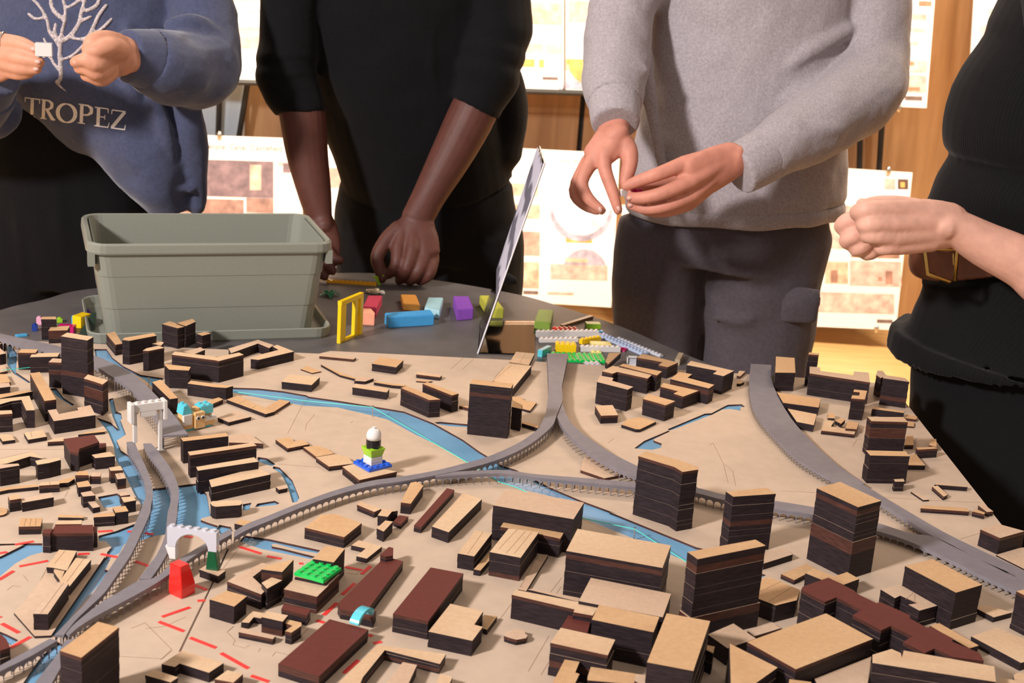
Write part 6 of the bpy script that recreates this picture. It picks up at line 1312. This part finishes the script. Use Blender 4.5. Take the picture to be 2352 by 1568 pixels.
# ---- person in the black ribbed top
def person_rib():
    K_ = 1.07                              # she stands beyond the far corner of the model
    at_ = globals()['at']
    def at(u, v, Y): return at_(u, v, Y * K_)
    def hp(s, Y): u, v = pts(s)[0]; return at(u, v, Y)
    def ch(*items): return [hp(a[0], a[1]) for a in items], [a[2] for a in items]
    org_ = globals()['organic']
    def sc(r): return tuple(x * K_ for x in r) if isinstance(r, (list, tuple)) else r * K_
    def organic(name, parts, *rest): return org_(name, [(p[0], [sc(r) for r in p[1]], *p[2:]) for p in parts], *rest)
    Yc = 1.86
    e = empty('person', (0.76, Yc * K_, 0), 'person in a black ribbed top with a brown belt pressing bricks together', 'person')
    def ring(l, y, rx, ry, Y=Yc): p = at(l, y, Y); return (Vector((p.x + rx * K_, p.y, p.z)), (rx, ry))
    shl = at(2490, -50, Yc - 0.14); shr = at(2490, -50, Yc + 0.14)
    hd = at(2490, -50, Yc) + Vector((-0.02, 0, 0.30))
    mid = (shl + shr) / 2
    parts = [([at(2095, 600, Yc) + Vector((.16, 0, 0)), at(2190, 228, Yc) + Vector((.15, 0, 0)), mid], [(0.09, 0.08), (0.09, 0.09), (0.06, 0.07)], dict(wide=X)), ([mid, mid + Vector((0, 0, .15))], [.05, .048]), ([shl, mid, shr], [.04, .05, .04]),
             ([hd + Vector((-.015, 0, -.085)), hd, hd + Vector((.012, 0, .05))], [(.06, .05), (.09, .072), (.083, .068)], dict(wide=X)), ([hd + Vector((-.085, 0, .01)), hd + Vector((-.105, 0, -.03))], [.009, .014])]
    el = at(2500, 720, 1.68)
    parts += [([shl, at(2520, 350, 1.69), el], [.042, .042, .038]), ch(("X 2500,720", 1.68, .040), ("X 2400,640", 1.685, .036), ("O 2240,765", 1.69, .0325), ("O 1900,600", 1.695, (.031, .028)), ("O 1620,440", 1.695, (.0290, .022)), ("O 1500,425", 1.69, (.0300, .020)))]
    V = (0, 0, 1)
    parts += [(*ch(("O 1620,440", 1.695, (.0285, .021)), ("O 1400,440", 1.682, (.0335, .018)), ("O 1160,450", 1.668, (.0340, .014))), dict(wide=V)),
              ch(("O 1450,320", 1.685, .014), ("O 1085,300", 1.662, .0125)), ch(("O 1450,410", 1.68, .015), ("O 1085,425", 1.657, .0128)), ch(("O 1450,500", 1.682, .015), ("O 1115,540", 1.660, .0122)), ch(("O 1450,570", 1.685, .014), ("O 1155,620", 1.667, .0110)),
              ch(("O 1085,300", 1.662, .0122), ("O 890,305", 1.655, .0112), ("O 810,330", 1.672, .0098), ("O 850,385", 1.695, .0080)), ch(("O 1085,425", 1.657, .0124), ("O 920,425", 1.650, .0112), ("O 865,442", 1.670, .0098), ("O 930,470", 1.695, .008)),
              ch(("O 1115,540", 1.660, .0118), ("O 945,522", 1.652, .0106), ("O 895,532", 1.672, .0092), ("O 960,545", 1.695, .0075)), ch(("O 1155,620", 1.667, .0106), ("O 1040,630", 1.660, .0092), ("O 1005,632", 1.678, .008), ("O 1060,625", 1.70, .0068)),
              ch(("O 1420,330", 1.705, .015), ("O 1200,275", 1.71, .013), ("O 990,255", 1.705, .0105), ("O 870,265", 1.70, .0080))]
    parts += [([shr, at(2420, 300, 2.02), at(2330, 560, 1.97)], [.042, .040, .036]), ch(("X 2330,560", 1.97, .036), ("O 1800,520", 1.85, .030), ("O 1350,490", 1.762, (.027, .021)), ("O 1180,485", 1.745, (.029, .020))),
              (*ch(("O 1200,485", 1.747, (.028, .020)), ("O 1030,490", 1.735, (.032, .017)), ("O 920,500", 1.728, (.031, .014))), dict(wide=V)),
              ch(("O 930,400", 1.722, .0122), ("O 750,392", 1.712, .0110), ("O 672,450", 1.722, .0095), ("O 740,490", 1.735, .008)), ch(("O 920,490", 1.716, .0122), ("O 790,520", 1.705, .0112), ("O 715,575", 1.715, .0095), ("O 780,610", 1.73, .008)),
              ch(("O 940,570", 1.716, .0118), ("O 850,615", 1.706, .0106), ("O 800,650", 1.718, .009), ("O 860,660", 1.73, .0075)), ch(("O 990,620", 1.722, .0108), ("O 930,665", 1.712, .0095), ("O 890,690", 1.722, .008), ("O 940,690", 1.735, .0068)), ch(("O 1000,360", 1.735, .0125), ("O 900,290", 1.735, .0105), ("O 850,255", 1.73, .008))]
    body, _ = organic('body', parts, 0.0026, 4, e, [MATS['skin_pale']])
    R_ = [ring(2430, -70, .10, .16), ring(2352, 20, .115, .165), ring(2288, 66, .125, .16), ring(2268, 108, .130, .155), ring(2245, 152, .135, .15), ring(2190, 230, .150, .15), ring(2174, 282, .155, .15), ring(2180, 328, .150, .145), ring(2192, 362, .140, .14), ring(2178, 405, .138, .138), ring(2147, 454, .145, .138), ring(2130, 492, .148, .120), ring(2108, 535, .154, .114), ring(2114, 572, .150, .112)]
    top, bvh = organic('ribbed_top', [([r[0] for r in R_], [r[1] for r in R_], dict(wide=X, cap=False, n=40, sub=3)), ([shl, at(2500, 150, 1.69), at(2520, 330, 1.69)], [.075, .065, .058], dict(cap=False)), ([shr, at(2440, 150, 2.03), at(2420, 300, 2.02)], [.075, .062, .055], dict(cap=False))], 0.005, 3, e, [MATS['black_rib']], [(0.12, 0.006)])
    Pp = [ring(2114, 562, .150, .113), ring(2122, 584, .148, .115), ring(2105, 645, .165, .135), ring(2074, 735, .190, .165), ring(2047, 776, .207, .185), ring(2051, 786, .204, .183)]
    organic('peplum', [([r[0] for r in Pp], [r[1] for r in Pp], dict(wide=X, cap=False, n=40, sub=3))], 0.005, 2, top, [MATS['black_rib']], [(0.05, 0.004)])
    Bt = [ring(2093, 534, .162, .122), ring(2092, 545, .164, .124), ring(2096, 562, .162, .122), ring(2099, 568, .159, .119)]
    belt, bb = organic('belt', [([r[0] for r in Bt], [r[1] for r in Bt], dict(wide=X, cap=False, n=48, sub=2))], 0.004, 2, e, [MATS['belt_leather']])
    yb = 1.712
    q = [hp(s, yb) for s in ("O 1388,640", "O 1412,850", "O 1600,925", "O 1648,912", "O 1668,640")]
    bm = bmesh.new(); tube(bm, q, 0.0030, 8); tube(bm, [q[-1], q[0]], 0.0030, 8); bm_obj('buckle', bm, belt, [MATS['gold']], True)
    bm = bmesh.new(); tube(bm, [hp("O 1635,690", yb + .004), hp("O 1640,770", yb + .004)], 0.002, 8); bm_obj('buckle_prong', bm, belt, [MATS['gold']], True)
    c = ring(2085, 850, .175, .165)[0]
    organic('skirt', [([ring(2130, 640, .14, .125)[0], c, Vector((c.x + .03, c.y - .03, 0.5)), Vector((c.x + .04, c.y - .05, 0.06))], [(.145, .13), (.165, .155), (.165, .19), (.175, .22)], dict(wide=X, cap=False, n=40))], 0.008, 3, e, [MATS['black_trouser']], [(0.15, 0.012)])
    for dy in (-.1, .1):
        bm = bmesh.new(); tube(bm, [Vector((c.x + .08, c.y + dy, .045)), Vector((c.x - .04, c.y + dy, .045)), Vector((c.x - .13, c.y + dy, .035))], [(.04, .042), (.045, .044), (.04, .032)], 14, (0, 1, 0)); bm_obj('shoe', bm, e, [MATS['shoe_black']], True)
person_rib()
# ------------------------------------------------------------------ oak cabinets along the back wall
SEAM = 0.205; DW = 0.79
for k in range(-5, 5):
    x0, x1 = SEAM + k * DW, SEAM + (k + 1) * DW
    lab = {-5: 'oak cabinet at the far left end of the wall run', -4: 'oak cabinet second from the left end of the wall run', -3: 'oak cabinet behind the person in blue', -2: 'oak cabinet behind the display boards left of the black sweatshirt', -1: 'oak cabinet left of the dark door gap behind the clear sign holder',
           0: 'oak cabinet right of the dark door gap behind the clear sign holder', 1: 'oak cabinet with a pull handle behind the grey sweatshirt', 2: 'oak cabinet right of the pull handle, behind the ribbed top', 3: 'oak cabinet second from the right end of the wall run', 4: 'oak cabinet at the far right end of the wall run'}[k]
    e = empty('cabinet', ((x0 + x1) / 2, YW, 0), lab, 'cabinet')
    bm = bmesh.new(); box(bm, x0 + 0.001, x1 - 0.001, YW - 0.42, YW + 0.025, 0.0, 2.6); bm_obj('body', bm, e, [MATS['black_metal']])
    bm = bmesh.new(); box(bm, x0 + (0.010 if k == 0 else 0.003), x1 - (0.010 if k == -1 else 0.003), YW - 0.44, YW - 0.4205, 0.03, 2.58)
    d = bm_obj('door', bm, e, [MATS['cabinet_oak']])
    hx = x1 - 0.035 if k != 1 else x1 - 0.03
    bm = bmesh.new(); zc = 1.21 if k == 1 else 1.21
    tube(bm, [Vector((hx, YW - 0.44, zc - .045)), Vector((hx, YW - 0.465, zc - .045)), Vector((hx, YW - 0.465, zc + .045)), Vector((hx, YW - 0.44, zc + .045))], 0.006, 8); bm_obj('handle', bm, d, [MATS['steel']], True)
# ------------------------------------------------------------------ display boards on easels
nmat('board_white', (0.80, 0.76, 0.72), 0.35)
INK = dict(pink=(0.58, 0.32, 0.26), rose=(0.62, 0.40, 0.36), dusk=(0.20, 0.13, 0.14), brown=(0.32, 0.18, 0.14), amber=(0.62, 0.34, 0.10), lilac=(0.36, 0.33, 0.42), peach=(0.66, 0.43, 0.32), grey=(0.45, 0.42, 0.42), dark=(0.10, 0.06, 0.05), sky=(0.55, 0.62, 0.70), text=(0.16, 0.11, 0.10), red=(0.62, 0.20, 0.12))
INK['board'] = (0.86, 0.83, 0.80)
for k, c in INK.items(): nmat('ink_' + k, c, 0.4, noise_s=30, noise_a=0.35)
def board(label, quad, Yb, lean_, pics, text=None, clips=()):
    # quad: TL, TR, BR, BL in the image; the foot stands at y=Yb, the top leans back
    tl, tr = at(*quad[0], Yb + lean_), at(*quad[1], Yb + lean_); br, bl = at(*quad[2], Yb), at(*quad[3], Yb)
    n = (tr - tl).cross(bl - tl).normalized()
    if n.y > 0: n = -n                    # towards the room
    d_ = ray(*quad[2]); br = CAM + d_ * ((tl - CAM).dot(n) / d_.dot(n))      # keep the panel flat
    e = empty('display_board', (bl + br) / 2, label, 'display board')
    def thick(name, Q, t0, t1, mat, par):
        bm = bmesh.new(); a = [bm.verts.new(q + n * t0) for q in Q]; b = [bm.verts.new(q + n * t1) for q in Q]; k = len(Q)
        bm.faces.new(a); bm.faces.new(b[::-1])
        for i in range(k): bm.faces.new((a[i], b[i], b[(i + 1) % k], a[(i + 1) % k]))
        bmesh.ops.recalc_face_normals(bm, faces=bm.faces); return bm_obj(name, bm, par, [MATS[mat]])
    thick('panel', [tl, tr, br, bl], -0.012, 0.0, 'board_white', e)
    iu = 1 / FPX
    def on(u, v):                          # image point onto the board face
        d = ray(u, v); t = (tl - CAM).dot(n) / d.dot(n); return CAM + d * t
    for p in pics:
        c, s = p[0], p[1]
        if c == 'disc':
            u, v, r, half = s; k = 24; a0, a1 = (0, 6.28319) if half == 0 else ((3.1416, 6.28319) if half > 0 else (0, 3.1416))
            Q = [on(u + r * math.cos(a0 + (a1 - a0) * i / k), v + r * math.sin(a0 + (a1 - a0) * i / k)) for i in range(k + (0 if half == 0 else 1))]
            if half == 0: pass
            thick('printed_picture', Q, 0.0002, 0.0012 + (p[3] if len(p) > 3 else 0), 'ink_' + p[2], e)
        else:
            u0, v0, u1, v1 = s
            thick('printed_picture', [on(u0, v0), on(u1, v0 + (u1 - u0) * .03), on(u1, v1 + (u1 - u0) * .03), on(u0, v1)], 0.0002, 0.0010 + (p[2] if len(p) > 2 else 0), 'ink_' + c, e)
    if text:
        for body, u, v, size, ink in text:
            cu = bpy.data.curves.new('lettering', 'FONT'); cu.body = body; cu.size = size; cu.extrude = 0.0004; cu.align_x = 'LEFT'
            o = bpy.data.objects.new('lettering', cu); COL.objects.link(o)
            dg = bpy.context.evaluated_depsgraph_get(); me = bpy.data.meshes.new_from_object(o.evaluated_get(dg)); bpy.data.objects.remove(o)
            xa = (tr - tl).normalized(); ya = n.cross(xa).normalized()
            if ya.z < 0: ya = -ya
            mt = Matrix((xa, ya, n)).transposed().to_4x4(); mt.translation = on(u, v) + n * 0.001
            me.transform(mt); link('lettering', me, e, [MATS['ink_' + ink]])
    for u, v in clips:
        q = on(u, v); bm = bmesh.new(); bmesh.ops.create_icosphere(bm, subdivisions=2, radius=0.014)
        for vv in bm.verts: vv.co = Vector((vv.co.x * 0.7, vv.co.y * 0.6, vv.co.z * 1.3)) + q + n * 0.006
        bm_obj('clip', bm, e, [MATS['steel']], True)
    return e
YB = 5.0
board('upper display board with faint sketches left of the black sweatshirt', [(330, -300), (700, -300), (700, 192), (360, 184)], YB, 0.10, [('rose', (490, 20, 600, 24)), ('rose', (500, 60, 605, 110)), ('peach', (480, -60, 600, 0))], clips=((528, 182),))
board('lower display board with a dark interior photograph and a heading', [(180, 300), (690, 318), (700, 690), (180, 672)], YB - 0.05, 0.10, [('dusk', (330, 362, 628, 446)), ('peach', (574, 378, 600, 436), .0006), ('brown', (330, 452, 560, 486)), ('brown', (566, 454, 628, 488)), ('dusk', (650, 375, 668, 396), .0003), ('rose', (640, 372, 690, 380))], text=[('People, Canal, Castlefield', 470, 341, 0.028, 'text')], clips=((505, 311),))
board('lower display board glimpsed between the dark arm and the trousers', [(705, 330), (1130, 345), (1130, 690), (705, 680)], YB - 0.02, 0.10, [('pink', (740, 385, 800, 430))])
board('upper display board with street photographs right of the black sleeve', [(780, -300), (1296, -280), (1296, 208), (780, 190)], YB, 0.10, [('peach', (1200, 5, 1290, 55)), ('rose', (1190, 100, 1290, 120)), ('amber', (1195, 135, 1228, 153)), ('amber', (1238, 137, 1250, 155)), ('text', (1246, 176, 1282, 183))], clips=((1290, 207),))
board('upper display board with a yellow train picture behind the grey sleeve', [(1299, -280), (1640, -260), (1640, 218), (1299, 208)], YB - 0.02, 0.10, [('peach', (1306, 0, 1380, 50)), ('amber', (1300, 135, 1380, 160)), ('lilac', (1298, 186, 1390, 204)), ('disc', (1350, 148, 48, -1), 'grey', .0003), ('disc', (1350, 146, 44, -1), 'amber', .0006)])
board('lower display board with round landscape pictures behind the sign holder', [(1150, 338), (1424, 352), (1404, 706), (1150, 690)], YB - 0.08, 0.10, [('peach', (1160, 420, 1236, 448)), ('peach', (1160, 468, 1240, 500)), ('pink', (1160, 530, 1240, 585)), ('peach', (1160, 600, 1238, 660)), ('disc', (1335, 482, 72, -1), 'lilac'), ('disc', (1335, 476, 64, -1), 'board', .0004), ('disc', (1343, 622, 50, 1), 'lilac'), ('rose', (1265, 606, 1395, 640), .0004), ('peach', (1300, 592, 1350, 602), .0006), ('rose', (1258, 670, 1318, 676)), ('text', (1202, 667, 1236, 675)), ('amber', (1300, 545, 1360, 556))], text=[('Canal, River', 1280, 372, 0.022, 'peach')])
board('narrow display board edge left of the cargo trousers', [(1428, 470), (1560, 476), (1560, 700), (1424, 694)], YB - 0.02, 0.05, [('pink', (1428, 515, 1440, 560)), ('peach', (1428, 580, 1440, 610))])
board('upper display board with stacked red diagrams right of the grey sleeve', [(1650, -300), (2168, -270), (2128, 248), (1640, 226)], YB, 0.10, [('pink', (2095, 32, 2128, 46)), ('rose', (2090, 64, 2132, 74)), ('peach', (2086, 95, 2110, 104)), ('rose', (2084, 138, 2130, 166)), ('red', (2086, 142, 2100, 150), .0005), ('rose', (2078, 172, 2128, 212)), ('red', (2086, 200, 2112, 208), .0005), ('red', (2110, 2, 2140, 14)), ('text', (2078, 220, 2118, 230))], clips=((2064, 248),))
board('lower display board with building views beside the ribbed top', [(1560, 362), (2096, 396), (2058, 758), (1540, 735)], YB - 0.08, 0.10, [('rose', (2032, 410, 2056, 434)), ('dark', (2062, 411, 2086, 434)), ('amber', (2068, 418, 2078, 430), .0005), ('rose', (1900, 470, 2074, 570)), ('brown', (1955, 545, 2066, 590), .0004), ('peach', (1895, 600, 1948, 650)), ('brown', (1908, 620, 1924, 648), .0004), ('rose', (1952, 598, 2070, 655)), ('brown', (2034, 622, 2050, 652), .0004), ('brown', (2016, 635, 2026, 645), .0004), ('rose', (1880, 670, 2054, 716)), ('text', (2014, 733, 2050, 741))], clips=((2040, 392), (2012, 755)))
board('upper display board cut off by the ribbed top', [(2252, -250), (2700, -220), (2680, 300), (2222, 272)], YB - 0.05, 0.10, [('rose', (2250, 55, 2290, 100)), ('lilac', (2245, 115, 2280, 150)), ('peach', (2270, 20, 2340, 40))])
def easel(label, xs, top, foot, Ye):
    e = empty('easel', (at(xs[0], 400, Ye).x, Ye, 0), label, 'easel')
    for (u, v), (u2, v2) in zip(top, foot):
        a = at(u, v, Ye); b = at(u2, v2, Ye); d = (b - a); b = a + d * ((0.0 - a.z) / d.z)
        bm = bmesh.new(); tube(bm, [a, Vector((b.x, b.y + 0.02, 0.006))], 0.011, 10); bm_obj('leg', bm, e, [MATS['black_metal']], True)
    a, b = at(top[0][0] - 60, 190, Ye - 0.03), at(top[-1][0] + 60, 190, Ye - 0.03); b.z = a.z
    return e
easel('black folding easel behind the left display boards', (600,), [(640, -250), (520, -250)], [(550, 300), (500, 300)], YB + 0.20)
easel('black folding easel behind the right display boards', (1975,), [(1990, -250), (2060, -250)], [(1975, 400), (2020, 400)], YB + 0.20)
for lab, us, v in (('black tray rail under the upper boards by the black sweatshirt', (1130, 1400), 212), ('black tray rail under the upper left board', (440, 700), 190)):
    a, b = at(us[0], v - 5, YB - 0.03), at(us[1], v + 4, YB - 0.03)
    e = bmesh.new(); tube(e, [a, b], (0.010, 0.010) if False else 0.010, 8); o = bm_obj('tray_rail', e, None, [MATS['black_metal']]); tag(o, lab, 'rail')
# pale blue cupboard doors glimpsed at the left
nmat('pale_blue_paint', (0.50, 0.60, 0.68), 0.4)
bm = bmesh.new(); p0, p1 = at(440, 250, 5.24), at(556, 250, 5.24); box(bm, p0.x, p1.x, 5.24, 5.29, 0.0, 1.30)
o = bm_obj('side_panel', bm, None, [MATS['pale_blue_paint']]); centre_on_base(o); tag(o, 'pale blue panel standing behind the left easel', 'panel')
